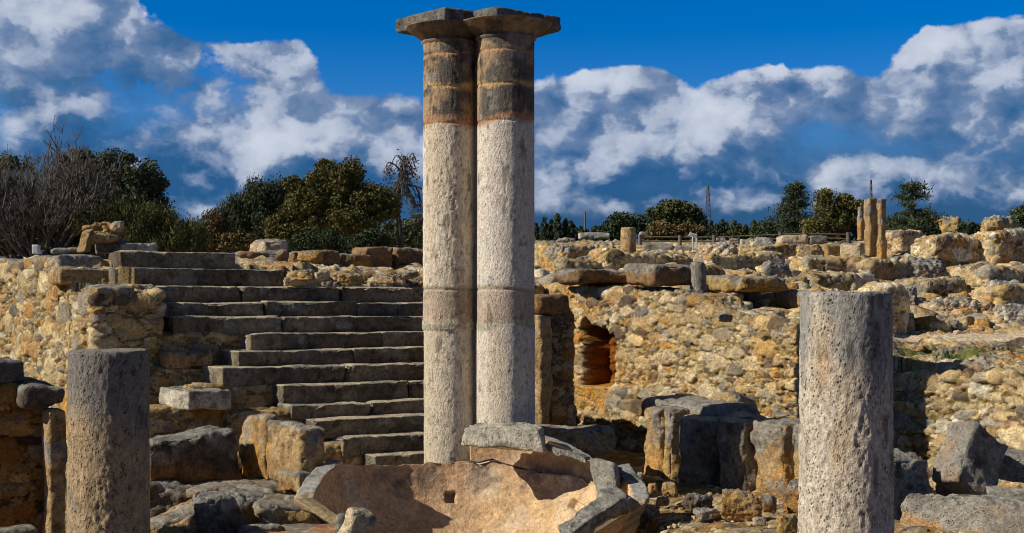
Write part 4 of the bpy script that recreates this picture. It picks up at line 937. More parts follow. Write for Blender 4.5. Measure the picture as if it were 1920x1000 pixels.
for i, a in enumerate(HR):
    D = None
    if a[0] < 1000: D = 17.4
    if 'golden wall' in a[4] or 'wall crest' in a[4]: D = Du(a[0], U_R+.25)
    if 'grass strip' in a[4] or 'under the path' in a[4]: D = D_of(a[0], a[1]+a[3]/2)
    if a[0] > 1300 and D is None:
        D = D_of(a[0], a[1]+a[3]/2)
    rock(a[0], a[1], a[2], a[3], a[4], a[5], D=D, yaw=(i*41) % 50-25, k=9+i % 5, rough=.055, depth=.75, lichen=.30, topl=.7)
# smaller individual stones with a rough look, many sizes, one mass nobody could count
def scatter_stones(name, n, regions, seed, smin, smax, mat, pal=PAL, zf=None, kind='stuff', label=None, cat=None):
    r = np.random.RandomState(seed); C, Q = boxlat(6, 6, 6); d0 = C/np.linalg.norm(C, axis=1)[:, None]
    Vs, Qs, Cs, k = [], [], [], 0
    for i in range(n):
        x0, x1, d_0, d_1 = regions[i % len(regions)]; px = r.uniform(x0, x1); D = r.uniform(d_0, d_1)
        X, Y = qx(px)*D, D
        z = zf(px, D, X, Y)
        if z is None: continue
        pn = r.normal(size=(5, 3)); pn /= np.linalg.norm(pn, axis=1)[:, None]; pn = np.concatenate([pn, np.eye(3), -np.eye(3)]); ph = r.uniform(.55, .95, 11)
        R = (np.sum((ph/np.clip(d0@pn.T, 1e-3, None))**-16.0, 1))**(-1/16.0); R = np.minimum(R, 1.3)
        s = smin*(smax/smin)**(r.rand()**1.8); dim = np.array((s, s*r.uniform(.6, 1), s*r.uniform(.35, .8)))/2
        p = d0*R[:, None]*dim; p = rot(p, (r.uniform(-20, 20), r.uniform(-20, 20), r.uniform(0, 360)))
        c = pal[r.randint(len(pal))]*r.uniform(.7, 1.15)
        Vs.append(p+np.array((X, Y, z+dim[2]*.35))); Qs.append(Q+k); Cs.append(np.tile(c, (len(p), 1))*(1+.3*fbm(p*30/1+i, 3, 3))[:, None]); k += len(p)
    V = np.concatenate(Vs); me = newmesh(name, V, np.concatenate(Qs), np.concatenate(Cs), mat)
    o = bpy.data.objects.new(name, me); sc.collection.objects.link(o); tag(o, label, cat, None, kind)
def zhill(px, D, X, Y):
    if courtmask(np.array([X]), np.array([Y]))[0]: return None
    if 1680 < px and 18.0 < D < 19.8: return None
    return float(terr(px, D))
scatter_stones('loose_rubble', 3600, [(990, 1940, 18, 26), (990, 1940, 20, 44), (1000, 1560, 16, 22), (990, 1700, 19, 30), (1640, 1940, 20, 30)], 5, .09, .60, M_FAR, zf=zhill, label='loose weathered rubble covering the slope right of the columns', cat='rubble')
scatter_stones('gravel', 1700, [(1130, 1520, 11.6, 14.8), (1130, 1920, 11, 14.5), (280, 700, 11.5, 14)], 6, .015, .09, M_GROUND, zf=lambda px, D, X, Y: float(court_z(np.array([X]), np.array([Y]))[0]), label='small stones and chips scattered on the brown soil', cat='gravel')
# low walls and squared blocks on the slope
def sblock(px0, px1, y0, y1, label, base, D=None, e=(0, 0, 20), dep=.6, name='stone_block', cat='stone block', **kw):
    D = D or D_of((px0+px1)/2, y1); Wd = (px1-px0)*D/F; H_ = (y1-y0)*D/F
    fblock(name, (px0+px1)/2, (y0+y1)/2, D, (Wd*.93, dep, H_), e, base, label, cat, res=max(.02, D*.0011), rough=.03, r=.05, **kw)
sblock(1207, 1262, 458, 474, 'grey block at the left of the low block row behind the distant drum', 'grey', lichen=.4, e=(0, 0, -4))
sblock(1263, 1300, 461, 476, 'grey block at the right of the low block row under the sign', 'grey', lichen=.4, e=(0, 0, -4))
sblock(1298, 1402, 488, 502, 'long flat slab on the slope above the small cave', 'grey', lichen=.4, e=(0, 0, 6))
sblock(1185, 1300, 496, 534, 'long overhanging grey rock ledge with a shadowed front, above the golden wall', 'brown', D=18.6, e=(0, 0, 24), dep=.9, lichen=.5, topl=.9, chip=.12)
sblock(1048, 1180, 504, 530, 'dark low rock ledge right of the twin columns above the golden wall', 'brown', D=19.6, e=(0, 0, 24), dep=.8, lichen=.3, topl=.8, chip=.12)
drum('column_stump', qx(1309)*18.3, 18.3, .105, .10, Zat(545, 18.3), Zat(492, 18.3), 31, 'small worn stub of a column at the right end of the long rock ledge', 'column', lambda V, P, c, q: stonecol(P, V*0+np.array((0, 0, .3)), 3, 'grey', .4), res=.02)
sblock(1345, 1452, 517, 546, 'heavy lintel block roofing the small cave on the slope', 'ochre', D=19.3, e=(0, 0, 22), dep=1.1, lichen=.3, orange=.4, chip=.1)
sblock(1350, 1378, 546, 580, 'orange post stone holding up the left of the cave lintel', 'orange', D=19.35, e=(0, 0, 22), dep=.7, lichen=.05)
sblock(1470, 1500, 545, 580, 'tan stone pile closing the right of the small cave', 'tan', D=19.2, e=(0, 0, 22), dep=.8, lichen=.1)
sblock(1376, 1474, 546, 578, 'dark recessed back stone of the small cave', 'dark', D=20.1, e=(0, 0, 22), dep=.3, lichen=.0)  # dark block fills the cave opening in place of its shade
sblock(1458, 1512, 441, 458, 'long pale topped block left of its twin below the cedar', 'cream', D=36, e=(0, 0, 6), lichen=.3)
sblock(1512, 1546, 441, 458, 'grey block right of its longer neighbour below the cedar', 'grey', D=36, e=(0, 0, 6), lichen=.3)
sblock(1573, 1630, 455, 488, 'sunlit cream wall block left of the square pillars', 'cream', D=31, e=(0, 0, 60), dep=.5, lichen=.2)
sblock(1535, 1575, 460, 490, 'brown wall block left of the cream wall block', 'ochre', D=31.2, e=(0, 0, 20), dep=.5, lichen=.2)
def gsq(px0, px1, yt, yb, D, label, base='tan', parts=None, yaw=30, **kw):
    w = (px1-px0)*D/F/1.08
    fblock('stone_pillar', (px0+px1)/2, (yt+yb)/2, D, (w, w*.8, (yb-yt)*D/F), (0, 0, yaw), base, label, 'pillar', res=.03, rough=.010, r=.03, lichen=.35, chip=.06, **kw)
gsq(1607, 1622, 388, 452, 30.5, 'shortest of three slope pillars, grey with an orange foot, on the left', 'tan', orange=.5)
gsq(1621, 1644, 372, 484, 29.5, 'rough eroded pillar in the middle of the three slope pillars', 'tan')
gsq(1644, 1662, 373, 487, 29.3, 'smooth square pillar at the right of the three slope pillars', 'tan', orange=.6)
drum('column_stump', qx(1178)*33, 33, .185, .175, Zat(478, 33), Zat(427, 33), 35, 'distant grey stump of a column standing on the terrace', 'column', lambda V, P, c, q: stonecol(P, V*0+np.array((0, 0, .3)), 3, 'tan', .5), res=.03)
# rubble walls on the slope
def swall(px0, px1, y0, y1, label, s, D=None, yaw=28, size=.35, pal=PAL, dep=.6):
    D = D or D_of((px0+px1)/2, y1); Wd = (px1-px0)*D/F; H_ = (y1-y0)*D/F
    C, p, N, Q = rounded((Wd, dep, H_+.3), .08, .03, 160); top = .12*fbm(np.stack([p[:, 0]*1.4, p[:, 1]*1.4, p[:, 0]*0], 1), 3, s)
    p[:, 2] += top*(C[:, 2]+1)/2
    h, col = rubble(p+s, s, size, .07, pal); q = rot(p+N*h[:, None], (0, 0, yaw))+WP((px0+px1)/2, (y0+y1)/2, D)-np.array((0, 0, .12))
    add('rubble_wall', q, Q, col, M_FAR, None, label, 'wall')
swall(1715, 1850, 447, 510, 'high crumbling rubble wall behind the biggest boulder', 301)
swall(1822, 1990, 440, 500, 'dark crumbling wall at the upper right edge of the slope', 302)
swall(1800, 1990, 503, 545, 'pale neat rubble wall right of the upright stained stone', 303, size=.22)
swall(1105, 1300, 478, 512, 'pale rubble wall on the terrace below the distant drum', 304)
swall(1000, 1140, 462, 500, 'rubble wall on the terrace close to the twin columns', 305)
swall(1300, 1470, 480, 512, 'low wall of pale rubble under the big pale outcrop', 306)
swall(1665, 1720, 440, 480, 'short stack of rubble directly right of the slope pillars', 307)
swall(1480, 1610, 485, 520, 'low tumbled wall beneath the orange brown outcrop', 308)
swall(1480, 1700, 548, 590, 'crumbling golden rubble wall behind the tall stump', 309, D=19.6)
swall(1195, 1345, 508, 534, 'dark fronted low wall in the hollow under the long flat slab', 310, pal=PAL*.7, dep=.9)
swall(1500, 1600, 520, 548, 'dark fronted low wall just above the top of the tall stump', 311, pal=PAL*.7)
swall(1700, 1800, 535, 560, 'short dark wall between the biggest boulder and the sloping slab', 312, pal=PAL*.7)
swall(1830, 1960, 548, 580, 'low pale wall at the right edge above the pale rough boulders', 313)
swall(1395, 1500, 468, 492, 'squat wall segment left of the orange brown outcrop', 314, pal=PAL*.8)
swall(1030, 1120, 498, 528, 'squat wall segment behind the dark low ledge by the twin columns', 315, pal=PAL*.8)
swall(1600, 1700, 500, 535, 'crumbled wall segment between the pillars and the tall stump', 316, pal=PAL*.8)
# things on the left wall top
hblock('stone_slab', [(141, 475, 17.6), (160, 475, 17.5), (150, 474, 17.9), (170, 474, 17.8), (153, 436, 17.6), (172, 432, 17.5), (160, 430, 17.9), (178, 430, 17.8)], 'tan', 'narrow orange slab leaning upright on the left wall', 'stone slab', s=171, lichen=.1, r=.02)
rock(192, 430, 84, 32, 'saddle shaped golden stone perched highest on the left wall', 'gold', D=17.9, yaw=10, depth=.5, k=7, lichen=.3, rough=.09)
rock(218, 424, 26, 20, 'round end of the perched saddle stone', 'cream', D=17.85, depth=.8)
fblock('stone_slab', 195, 446, 17.8, (.38, .3, .13), (0, 0, 20), 'tan', 'flat tan slab under the perched saddle stone', 'stone slab', lichen=.4)
fblock('stone_slab', 208, 462, 18.1, (.36, .4, .2), (0, 0, 20), 'grey', 'grey block hidden behind the pale squared block on the left wall', 'stone block', lichen=.4)
fblock('stone_slab', 125, 471, 18.0, (.40, .3, .07), (0, 0, 20), 'grey', 'thin grey slab lying left of the leaning orange slab', 'stone slab', lichen=.5)
rock(185, 514, 58, 32, 'orange brown rock wedged beside the stepped dark block on the left wall', 'orange', D=16.75, depth=.9, lichen=.1, k=9)
rock(150, 545, 24, 14, 'small tan stone at the front corner of the left wall', 'tan', D=16.3)
gface('stone_block', 236, 300, 537, 566, vk[10]+.02, .5, 'tan', 'irregular tan block bridging the left wall and the steps', 'stone block', r=.07, rough=.05, lichen=.2)
# ------------------------------------------------------------------ vegetation
def tubes(segs, k=5):
    """segs: list of (p0, p1, r0, r1)"""
    A = np.array([np.concatenate([a, b, [r0, r1]]) for a, b, r0, r1 in segs], float)
    p0, p1, r0, r1 = A[:, :3], A[:, 3:6], A[:, 6], A[:, 7]; d = p1-p0; l = np.linalg.norm(d, axis=1); d = d/np.maximum(l, 1e-6)[:, None]
    up = np.where(np.abs(d[:, 2:3]) > .9, np.array((1., 0, 0)), np.array((0, 0, 1.))); x = np.cross(d, up); x /= np.linalg.norm(x, axis=1)[:, None]; y = np.cross(d, x)
    n = len(A); V = np.zeros((n, 2, k, 3))
    for i in range(k):
        a = 2*PI*i/k; o = x*math.cos(a)+y*math.sin(a); V[:, 0, i] = p0+o*r0[:, None]; V[:, 1, i] = p1+o*r1[:, None]
    b = np.arange(n)*2*k; Q = []
    for i in range(k): j = (i+1) % k; Q.append(np.stack([b+i, b+j, b+k+j, b+k+i], 1))
    return V.reshape(-1, 3), np.concatenate(Q)
def leaves(P, size, cols, r, asp=.5, up=None):
    """one four sided leaf spray at each point, random tilt"""
    n = len(P); a = r.normal(size=(n, 3)); 
    if up is not None: a = a*.6+up
    a /= np.linalg.norm(a, axis=1)[:, None]; b = np.cross(a, r.normal(size=(n, 3))); b /= np.linalg.norm(b, axis=1)[:, None]
    s = size*r.uniform(.55, 1.3, n)[:, None]; 
    V = np.stack([P-a*s*.5, P+b*s*asp*.5-a*s*.05, P+a*s*.5, P-b*s*asp*.5+a*s*.05], 1).reshape(-1, 3)
    Q = np.arange(n*4).reshape(n, 4); return V, Q, np.repeat(cols, 4, 0)
GREEN = {'oak': ((.05, .07, .028), (.11, .125, .05)), 'juniper': ((.07, .078, .02), (.16, .13, .034)), 'dark': ((.028, .045, .018), (.045, .06, .022)),
         'olive': ((.06, .068, .02), (.10, .10, .028)), 'rust': ((.12, .095, .03), (.17, .11, .04)), 'pine': ((.04, .055, .022), (.06, .075, .03))}
def tree(name, base, blobs_, D, label, kind='oak', nleaf=26000, leaf=.09, trunk=.12, cat='tree', seed=1, clump=.22, dz=.8, group=None, up=None, lean=0.0, asp=.55, stems=1, cut=.0):
    """blobs_: px, y, rx, ry in photograph pixels at depth D; base is the px of the trunk foot"""
    nleaf = int(nleaf*(2.1 if D < 40 else 1.3)); leaf = leaf*(.68 if D < 40 else .8)
    r = np.random.RandomState(seed); k = D/F; X0 = qx(base)*D; z0 = float(terr(base, D))-.1; org = np.array((X0, D, z0))
    T_ = empty(name, org, label, cat, group); segs = []; cl = []; vol = np.array([b[2]*b[3] for b in blobs_], float); vol /= vol.sum()
    for b, w in zip(blobs_, vol):
        c = WP(b[0], b[1], D); rx, rz = b[2]*k, b[3]*k; ry = (rx+rz)/2*dz; nc = max(4, int(nleaf*w/230))
        u = r.normal(size=(nc, 3)); u /= np.linalg.norm(u, axis=1)[:, None]; rad = r.uniform(.35, 1.0, nc)**.6*r.uniform(.85, 1.08, nc)
        cc = c+u*rad[:, None]*np.array((rx, ry, rz)); cl.append(cc)
        tip = c-np.array((0, 0, rz*.2)); mid = (org+tip)/2+np.array((r.uniform(-.1, .1), r.uniform(-.1, .1), 0))*abs(tip[2]-org[2])
        st = org+np.array((r.uniform(-1, 1)*.08*stems, r.uniform(-1, 1)*.08*stems, 0))
        segs += [(st, mid, trunk*.62, trunk*.42), (mid, tip, trunk*.42, trunk*.14)]
        for q in cc[::max(1, nc//14)]: segs.append((tip+(mid-tip)*r.uniform(0, .5), q, trunk*.14, .012))
    top = org+np.array((0, 0, .35)); segs.append((org, top, trunk*1.25, trunk*.8))
    cl = np.concatenate(cl); m = np.maximum(8, (225*r.uniform(.4, 1.6, len(cl))).astype(int)); P = np.repeat(cl, m, 0)
    off = r.normal(size=P.shape); off = off/np.linalg.norm(off, axis=1)[:, None]*(r.rand(len(P))**.45)[:, None]
    cs = clump*r.uniform(.6, 1.4, len(cl)); P = P+off*np.repeat(cs, m)[:, None]*np.array((1, 1, .8))
    if up is not None: P += np.array((0, 0, 1.))*(np.abs(r.normal(size=len(P)))*clump*.55)[:, None]
    a, b = [np.array(x) for x in GREEN[kind]]; t = np.clip(np.repeat(r.rand(len(cl)), m)*.6+r.rand(len(P))*.5, 0, 1)[:, None]
    C = (a*(1-t)+b*t)*r.uniform(.7, 1.35, (len(P), 1)); V, Q, CC = leaves(P, leaf, C, r, asp, up)
    tv, tq = tubes(segs, 6); add('trunk', tv, tq, np.tile(np.array((.10, .075, .055)), (len(tv), 1)), M_BARK, T_)
    add('crown', V, Q, CC, M_LEAF, T_, smooth=False); return T_
def branchtree(base, D, seed, levels, stems, length, r0, spread, bias=(0, 0, .4), droop=0.0, shrink=.74, fork=3, jit=.35):
    r = np.random.RandomState(seed); segs = []; org = np.array((0., 0, 0)); fr = []
    for i in range(stems):
        a = r.uniform(0, 2*PI); s = r.uniform(.2, 1)*spread; fr.append((org+np.array((math.cos(a), math.sin(a), 0))*.08, np.array((math.cos(a)*s, math.sin(a)*s, 1.0)), length*r.uniform(.7, 1.2), r0*r.uniform(.6, 1.1)))
    tips = []
    for L in range(levels):
        nx = []
        for p, d, l, rr in fr:
            d = d/np.linalg.norm(d); n = 3; q = p
            for s_ in range(n):
                d = d+r.normal(size=3)*jit*.3+np.array((0, 0, -droop*L*.06)); d /= np.linalg.norm(d); e = q+d*l/n
                segs.append((q, e, rr*(1-.25*s_/n), rr*(1-.25*(s_+1)/n))); q = e
                if s_ > 0 or L > 1:
                    if r.rand() < .55: nx.append((q, d+r.normal(size=3)*jit*1.5+np.array(bias)*.5, l*shrink*r.uniform(.5, .9), rr*.5))
            for f in range(fork):
                nx.append((q, d+r.normal(size=3)*jit*1.2+np.array(bias)*.6, l*shrink*r.uniform(.7, 1.1), rr*.62))
            tips.append(q)
        if len(nx) > 9000: nx = [nx[i] for i in r.permutation(len(nx))[:9000]]
        fr = nx
    return segs, tips
# bare reddish shrub, far left
def bare(px, D, hpx, wpx, label, seed, col, name, cat, **kw):
    segs, tips = branchtree(0, D, seed, **kw); P = np.array([s[1] for s in segs]); k = D/F
    sx = wpx*k/(np.percentile(P[:, 0], 98)-np.percentile(P[:, 0], 2)); sz = hpx*k/np.percentile(P[:, 2], 99.5); S = np.array((sx, sx, sz))
    org = np.array((qx(px)*D, D, float(terr(px, D))-.05)); segs = [(a*S+org, b*S+org, max(r0, .0035), max(r1, .003)) for a, b, r0, r1 in segs]
    T_ = empty(name, org, label, cat); big = [s for s in segs if s[2] > .02]; fin = [s for s in segs if s[2] <= .02]
    v, q = tubes(big, 6); add('trunk', v, q, np.tile(np.array(col)*.7, (len(v), 1)), M_BARK, T_)
    r = np.random.RandomState(seed); v, q = tubes(fin, 3); c = np.array(col)*r.uniform(.6, 1.5, (len(fin), 1)); add('twigs', v, q, np.repeat(c, 6, 0), M_BARK, T_); return T_, tips, S, org
bare(80, 25.0, 235, 250, 'leafless reddish grey shrub with a dense tangle of twigs at the left edge', 5, (.125, .105, .09), 'bare_shrub', 'shrub', levels=5, stems=18, length=1.0, r0=.05, spread=1.4, fork=3, bias=(0, 0, .5))
bare(-60, 25.6, 205, 200, 'leafless shrub mostly cut off by the left edge of the picture', 8, (.125, .105, .09), 'bare_shrub', 'shrub', levels=5, stems=7, length=1.0, r0=.05, spread=1.3, fork=3, bias=(0, 0, .5))
tree('evergreen_bush', 90, [(40, 450, 60, 26), (130, 445, 50, 30), (-40, 440, 60, 34), (90, 420, 60, 30)], 27.5, 'dark brownish undergrowth behind the leafless shrub', 'dark', 36000, .13, .04, 'bush', seed=10, clump=.16)
tree('oak_tree', 20, [(20, 330, 40, 36), (-40, 370, 70, 60)], 31, 'dark leafy tree top peeping over the bare shrub at the left edge', 'oak', 9000, .10, seed=11)
tree('oak_tree', 215, [(150, 312, 40, 34), (130, 350, 50, 45), (215, 320, 34, 42), (262, 345, 42, 44), (255, 385, 62, 46), (190, 385, 70, 60), (292, 405, 30, 30), (320, 425, 24, 14), (120, 400, 60, 50)], 29, 'tall rounded dark green oak behind the bare shrub', 'oak', 46000, .085, .16, seed=12, clump=.2)
tree('evergreen_bush', 260, [(220, 425, 50, 36), (270, 435, 50, 38), (320, 445, 44, 30), (180, 430, 40, 40), (255, 460, 80, 24), (360, 452, 40, 24)], 24.5, 'yellow green spiky bush behind the pale squared block', 'olive', 22000, .10, .05, 'bush', seed=13, clump=.16, up=np.array((0, 0, 1.4)), asp=.22)
tree('juniper_tree', 430, [(490, 385, 40, 36), (455, 405, 40, 34), (420, 430, 44, 34), (500, 425, 60, 44), (400, 450, 40, 26), (520, 375, 26, 28)], 29.5, 'dark green pointed juniper mass left of the big golden green juniper', 'pine', 30000, .10, .12, seed=14, clump=.17, up=np.array((0, 0, 1.0)), asp=.3)
tree('evergreen_bush', 365, [(350, 452, 34, 26), (395, 440, 24, 30), (445, 455, 44, 24)], 27, 'brownish green low bush between the spiky bush and the dark juniper', 'rust', 9000, .09, .05, 'bush', seed=15, clump=.15)
tree('juniper_tree', 640, [(640, 340, 36, 32), (600, 345, 30, 20), (662, 322, 16, 18), (612, 312, 14, 12), (560, 350, 22, 10), (545, 340, 10, 8), (590, 380, 52, 34), (660, 380, 56, 34), (705, 375, 40, 24), (560, 405, 36, 30), (640, 415, 80, 28), (715, 395, 30, 20), (570, 435, 34, 22), (530, 430, 26, 28)], 27.5, 'big golden green juniper with an uneven spreading crown left of the columns', 'juniper', 56000, .095, .2, seed=16, clump=.15, asp=.4)
tree('evergreen_bush', 620, [(600, 455, 50, 20), (650, 465, 60, 14), (700, 455, 30, 24), (560, 462, 30, 14)], 25.5, 'low dark ground bush in the shade beneath the big juniper', 'dark', 14000, .07, .04, 'bush', seed=17, clump=.14)
tree('evergreen_bush', 775, [(780, 430, 40, 24), (735, 440, 34, 24), (830, 440, 50, 20), (770, 450, 60, 16)], 33, 'rounded green bushes behind the dead tree next to the twin columns', 'oak', 16000, .09, .05, 'bush', seed=18, clump=.17)
# dead tree leaning into the columns
T_, tips, S_, org_ = bare(742, 28.5, 225, 165, 'dead leaning tree with drooping grey twigs touching the left of the twin columns', 21, (.13, .105, .09), 'dead_tree', 'tree', levels=5, stems=1, length=1.35, r0=.11, spread=.25, bias=(.25, 0, -.1), droop=1.2, fork=3, jit=.42)
r = np.random.RandomState(3); tp = np.array([t*S_+org_ for t in tips if (t*S_)[2] > 1.0]); tp = tp[r.permutation(len(tp))[:900]]
pp = np.repeat(tp, 5, 0)+r.normal(size=(len(tp)*5, 3))*.05-np.array((0, 0, .04)); V, Q, C = leaves(pp, .07, np.tile(np.array((.06, .052, .035)), (len(pp), 1)), r, .3); add('withered_leaves', V, Q, C, M_LEAF, T_, smooth=False)
# right skyline
def spires(name, px0, px1, yt, yb, D, n, label, kind, seed, leaf=.16, cat='tree', nl=900):
    """a tree with many upright pointed shoots"""
    r = np.random.RandomState(seed); k = D/F; bx = (px0+px1)/2; org = np.array((qx(bx)*D, D, float(terr(bx, D))-.2)); T_ = empty(name, org, label, cat); P = []; segs = []
    for i in range(n):
        px = px0+(px1-px0)*(i+.5)/n+r.uniform(-3, 3); h = Zat(yt+r.uniform(0, .35)*(yb-yt), D)-org[2]; w = (px1-px0)/n*k*r.uniform(.9, 1.3); dd = D+r.uniform(-.6, .6)
        c = np.array((qx(px)*D, dd, org[2])); m = nl; t = r.rand(m)**.8; rad = w*(1.05-t)**.7*np.sqrt(r.rand(m)); a = r.uniform(0, 2*PI, m)
        rad *= 1+.35*np.sin(t*26+i); P.append(c+np.stack([np.cos(a)*rad, np.sin(a)*rad, t*h], 1)); segs.append((c, c+np.array((0, 0, h*.92)), .05, .01))
    P = np.concatenate(P); a, b = [np.array(x) for x in GREEN[kind]]; t = r.rand(len(P), 1); V, Q, C = leaves(P, leaf, (a*(1-t)+b*t)*r.uniform(.7, 1.3, (len(P), 1)), r, .35, np.array((0, 0, 1.2)))
    v, q = tubes(segs, 5); add('trunk', v, q, np.tile(np.array((.09, .07, .05)), (len(v), 1)), M_BARK, T_); add('crown', V, Q, C, M_LEAF, T_, smooth=False)
spires('juniper_tree', 1000, 1078, 402, 450, 60, 6, 'row of small pointed junipers directly right of the twin columns', 'pine', 31)
spires('evergreen_bush', 1075, 1130, 424, 448, 66, 5, 'low dark bushes by the two thin poles', 'pine', 32, cat='bush')
def ftree(name, base, bl_, D, label, kind, n, seed, leaf=.17, clump=.4, **kw): return tree(name, base, bl_, D, label, kind, n, leaf, .14, kw.pop('cat', 'tree'), seed=seed, clump=clump, **kw)
ftree('evergreen_bush', 1180, [(1165, 428, 26, 16), (1195, 426, 26, 16), (1140, 434, 20, 10), (1162, 415, 6, 8)], 62, 'dark bushy shrub behind the distant column stump', 'pine', 7000, 33, cat='bush')
ftree('carob_tree', 1265, [(1268, 400, 34, 24), (1240, 412, 28, 20), (1295, 410, 22, 22), (1265, 424, 52, 18)], 63, 'neat dome shaped green tree behind the information sign', 'olive', 20000, 34, clump=.35)
ftree('evergreen_bush', 1255, [(1250, 436, 34, 10), (1290, 436, 24, 10), (1230, 440, 16, 8)], 58, 'rust brown undergrowth at the foot of the dome shaped tree', 'rust', 4000, 35, cat='bush')
spires('juniper_tree', 1308, 1360, 408, 450, 60, 5, 'dark juniper clump at the foot of the lattice mast', 'pine', 36)
spires('juniper_tree', 1355, 1440, 412, 450, 62, 7, 'long juniper hedge between the lattice mast and the cedar', 'olive', 37)
def cedar(name, px, yt, yb, D, wpx, label, seed, kind='pine', tiers=13, lean=0.0, gap=.5, n=340):
    r = np.random.RandomState(seed); k = D/F; org = np.array((qx(px)*D, D, float(terr(px, D))-.2)); H = Zat(yt, D)-org[2]; W_ = wpx*k/2
    T_ = empty(name, org, label, 'tree'); segs = [(org, org+np.array((lean*H*.4, 0, H*.5)), .13, .08), (org+np.array((lean*H*.4, 0, H*.5)), org+np.array((lean*H, 0, H)), .08, .012)]; P = []
    for i in range(tiers):
        t = .12+.86*i/tiers; o = org+np.array((lean*H*t, 0, H*t)); nb = 6
        for j in range(nb):
            a = 2*PI*(j/nb)+r.uniform(-.4, .4)+i*.7; L = W_*(1.02-t)**.75*r.uniform(.45, 1.25)
            if r.rand() < gap*.35: continue
            e = o+np.array((math.cos(a)*L, math.sin(a)*L, L*r.uniform(-.05, .30))); segs.append((o, e, .035, .01)); m = n
            s = r.uniform(.25, 1.05, m); P.append(o+(e-o)*s[:, None]+r.normal(size=(m, 3))*np.array((.11, .11, .055))*(1+L*.3)*(.5+.8*s)[:, None])
    P = np.concatenate(P); a, b = [np.array(x) for x in GREEN[kind]]; t = r.rand(len(P), 1); V, Q, C = leaves(P, .11, (a*(1-t)+b*t)*r.uniform(.7, 1.3, (len(P), 1)), r, .4)
    v, q = tubes(segs, 6); add('trunk', v, q, np.tile(np.array((.09, .07, .05)), (len(v), 1)), M_BARK, T_); add('crown', V, Q, C, M_LEAF, T_, smooth=False)
cedar('cedar_tree', 1482, 336, 440, 52, 92, 'dark layered cedar, tallest tree left of the slope pillars', 41, tiers=9, lean=.10, gap=.6, n=200)
cedar('conifer_tree', 1546, 352, 440, 50, 56, 'narrow green conifer between the cedar and the slope pillars', 42, 'juniper', tiers=12, gap=.1, n=150)
ftree('conifer_tree', 1590, [(1590, 380, 22, 18), (1600, 400, 34, 22), (1570, 415, 30, 22), (1545, 425, 40, 16), (1615, 420, 30, 24)], 50, 'bushy green conifer right behind the slope pillars', 'juniper', 14000, 43, leaf=.14, clump=.3)
cedar('cedar_tree', 1712, 334, 440, 46, 118, 'open branched cedar with sparse tiers right of the slope pillars', 44, tiers=7, lean=-.02, gap=.9, n=260)
ftree('evergreen_bush', 1500, [(1460, 430, 34, 16), (1500, 432, 40, 14), (1440, 435, 20, 12)], 54, 'dark undergrowth at the foot of the tallest cedar', 'dark', 7000, 45, cat='bush', leaf=.14)
ftree('evergreen_bush', 1690, [(1690, 425, 34, 16), (1730, 428, 30, 12)], 48, 'dark undergrowth below the open branched cedar', 'dark', 6000, 46, cat='bush', leaf=.13)
ftree('evergreen_bush', 1828, [(1822, 432, 18, 8), (1850, 434, 14, 6)], 60, 'small dark bush in the skyline gap between two boulders', 'dark', 2500, 47, cat='bush')
ftree('evergreen_bush', 1925, [(1922, 402, 16, 16), (1940, 410, 20, 20)], 60, 'green bush top at the right edge above the boulders', 'oak', 3500, 48, cat='bush')
# grass tufts on the ledge and weeds on the slope
def grass(name, n, regions, seed, label):
    r = np.random.RandomState(seed); P = []; 
    for i in range(n):
        a = regions[i % len(regions)]; px = r.uniform(a[0], a[1]); D = r.uniform(a[2], a[3]); X = qx(px)*D
        if courtmask(np.array([X]), np.array([D]))[0]: continue
        if fbm(np.array([[X*1.3, D*1.3, 0]]), 2, 4)[0] < .05: continue
        P.append((X, D, float(terr(px, D))+.03))
    P = np.array(P); P = np.repeat(P, 9, 0)+r.normal(size=(len(P)*9, 3))*np.array((.05, .05, .012)); c = np.array((.07, .11, .025))*r.uniform(.6, 1.5, (len(P), 1))
    V, Q, C = leaves(P, .07, c, r, .35, np.array((0, 0, 1.5))); o = bpy.data.objects.new(name, newmesh(name, V, Q, C, M_LEAF, smooth=False)); sc.collection.objects.link(o); tag(o, label, 'grass', None, 'stuff')
grass('grass', 1500, [(1675, 1900, 16.0, 17.7)], 7, 'short green weeds growing on the ledge behind the right wall')
# ------------------------------------------------------------------ fence, sign, masts, poles
FN = empty('wooden_fence', (qx(1420)*48, 48, float(terr(1420, 48))), 'dark wooden post and rail fence running along the skyline hedge', 'fence')
fp = [(1200, 440, 478), (1275, 441, 470), (1339, 441, 465), (1463, 436, 462), (1508, 434, 460), (1590, 436, 462)]
def bar(name, a, b, r0, mat, parent, r1=None, k=8, **kw):
    v, q = tubes([(np.array(a, float), np.array(b, float), r0, r1 or r0)], k); n = len(v)
    c0, c1 = v[:k].mean(0), v[k:].mean(0); v = np.concatenate([v, [c0, c1]]); tr = [(n, (i+1) % k, i) for i in range(k)]+[(n+1, k+i, k+(i+1) % k) for i in range(k)]
    return add(name, v, q, np.ones((len(v), 3))*.5, mat, parent, smooth=False, tris=tr, **kw)
for px, a, b in fp:
    D = 42; p = WP(px, a, D); bar('post', (p[0], D, float(terr(px, D))-.2), p, .055, M_WOOD, FN)
for yy in (444, 452):
    for (p0, a, _), (p1, b, _) in zip(fp[:-1], fp[1:]):
        bar('rail', WP(p0, a+yy-440, 42), WP(p1, b+yy-440, 42), .018, M_WOOD, FN)
SG = empty('information_sign', (*WP(1301, 470, 36)[:2], Zat(475, 36)), 'small white slanted information panel on two legs in front of the hedge', 'sign')
bar('leg', WP(1299, 472, 36), WP(1299, 443, 36), .022, M_STEEL, SG); bar('leg', WP(1306, 474, 35.9), WP(1306, 446, 35.9), .022, M_STEEL, SG)
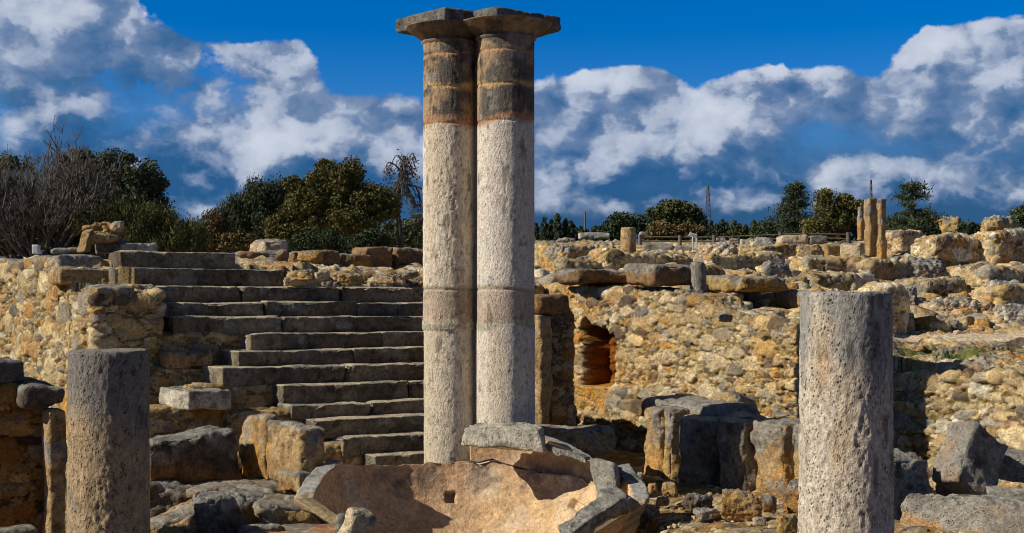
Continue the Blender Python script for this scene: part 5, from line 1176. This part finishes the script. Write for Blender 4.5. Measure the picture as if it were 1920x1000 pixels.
Cc, p_, N_, Q_ = rounded((.20, .14, .02), .004, .02); add('panel', rot(p_, (-35, 18, 0))+WP(1299, 441.5, 36), Q_, np.ones((len(p_), 3)), M_WHITE, SG)
def mast(px, yt, D, label, w):
    b = WP(px, 440, D); b[2] = float(terr(px, D)); t = WP(px, yt, D); M_ = empty('lattice_mast', b, label, 'mast'); segs = []; n = 14
    for i in range(n):
        f0, f1 = i/n, (i+1)/n; w0, w1 = w*(1-.8*f0), w*(1-.8*f1)
        c0, c1 = b+(t-b)*f0, b+(t-b)*f1; A = [c0+np.array((math.cos(a)*w0, math.sin(a)*w0, 0)) for a in (.3, 2.4, 4.5)]; B = [c1+np.array((math.cos(a)*w1, math.sin(a)*w1, 0)) for a in (.3, 2.4, 4.5)]
        for j in range(3): segs += [(A[j], B[j], .035, .035), (A[j], B[(j+1) % 3], .02, .02), (A[j], A[(j+1) % 3], .02, .02)]
    v, q = tubes(segs, 4); add('frame', v, q, np.ones((len(v), 3)), M_MAST, M_); bar('antenna', t, t+np.array((0, 0, .5)), .03, M_MAST, M_)
mast(1327, 348, 110, 'thin lattice radio mast standing beyond the dome shaped tree', .42)
mast(1633, 338, 130, 'far lattice mast showing just above the slope pillars', .35)
for px, yt, lb in ((1097, 397, 'taller of two thin wooden poles on the left skyline'), (1143, 405, 'shorter of two thin wooden poles on the left skyline')):
    D = 80; b = WP(px, 440, D); b[2] = float(terr(px, D)); c = bar('pole', b, WP(px, yt, D), .045, M_WOOD, None, label=lb, cat='pole')
sblock(1082, 1146, 437, 449, 'pale block wall between bushes left of the distant drum', 'pale', D=58, e=(0, 0, 3), lichen=.1)
sblock(1196, 1230, 437, 448, 'pale block wall showing right of the distant drum', 'pale', D=58, e=(0, 0, 3), lichen=.1)
b_ = WP(68, 468, 21); Cc, p_, N_, Q_ = rounded((.10, .1, .14), .008, .02); add('metal_box', p_+b_, Q_, np.ones((len(p_), 3)), M_STEEL, None, 'small grey metal box behind the left wall coping', 'box')
# ------------------------------------------------------------------ repeats share a group
GR = {'rock': 'loose rocks and boulders among the ruins', 'column_stump': 'cut off column stumps', 'upright_block': 'upright stone blocks set on end', 'stone_block': 'squared stone blocks of the ruins', 'stone_slab': 'flat stone slabs',
      'coping_block': 'blocks capping the left wall', 'coping_stone': 'coping stones along the left wall', 'stone_pillar': 'square pillars on the slope', 'rubble_wall': 'crumbling rubble walls on the slope', 'retaining_wall': 'low walls of golden rubble',
      'door_jamb': 'upright jamb slabs', 'pole': 'thin poles on the skyline', 'lattice_mast': 'lattice masts on the skyline', 'evergreen_bush': 'evergreen bushes', 'juniper_tree': 'junipers', 'oak_tree': 'oaks at the left', 'cedar_tree': 'cedars on the skyline', 'conifer_tree': 'conifers behind the pillars', 'bare_shrub': 'leafless shrubs at the left edge'}
for o in sc.objects:
    k = o.name.split('.')[0]
    if o.parent is None and o.get('label') and k in GR and not o.get('kind'): o['group'] = GR[k]
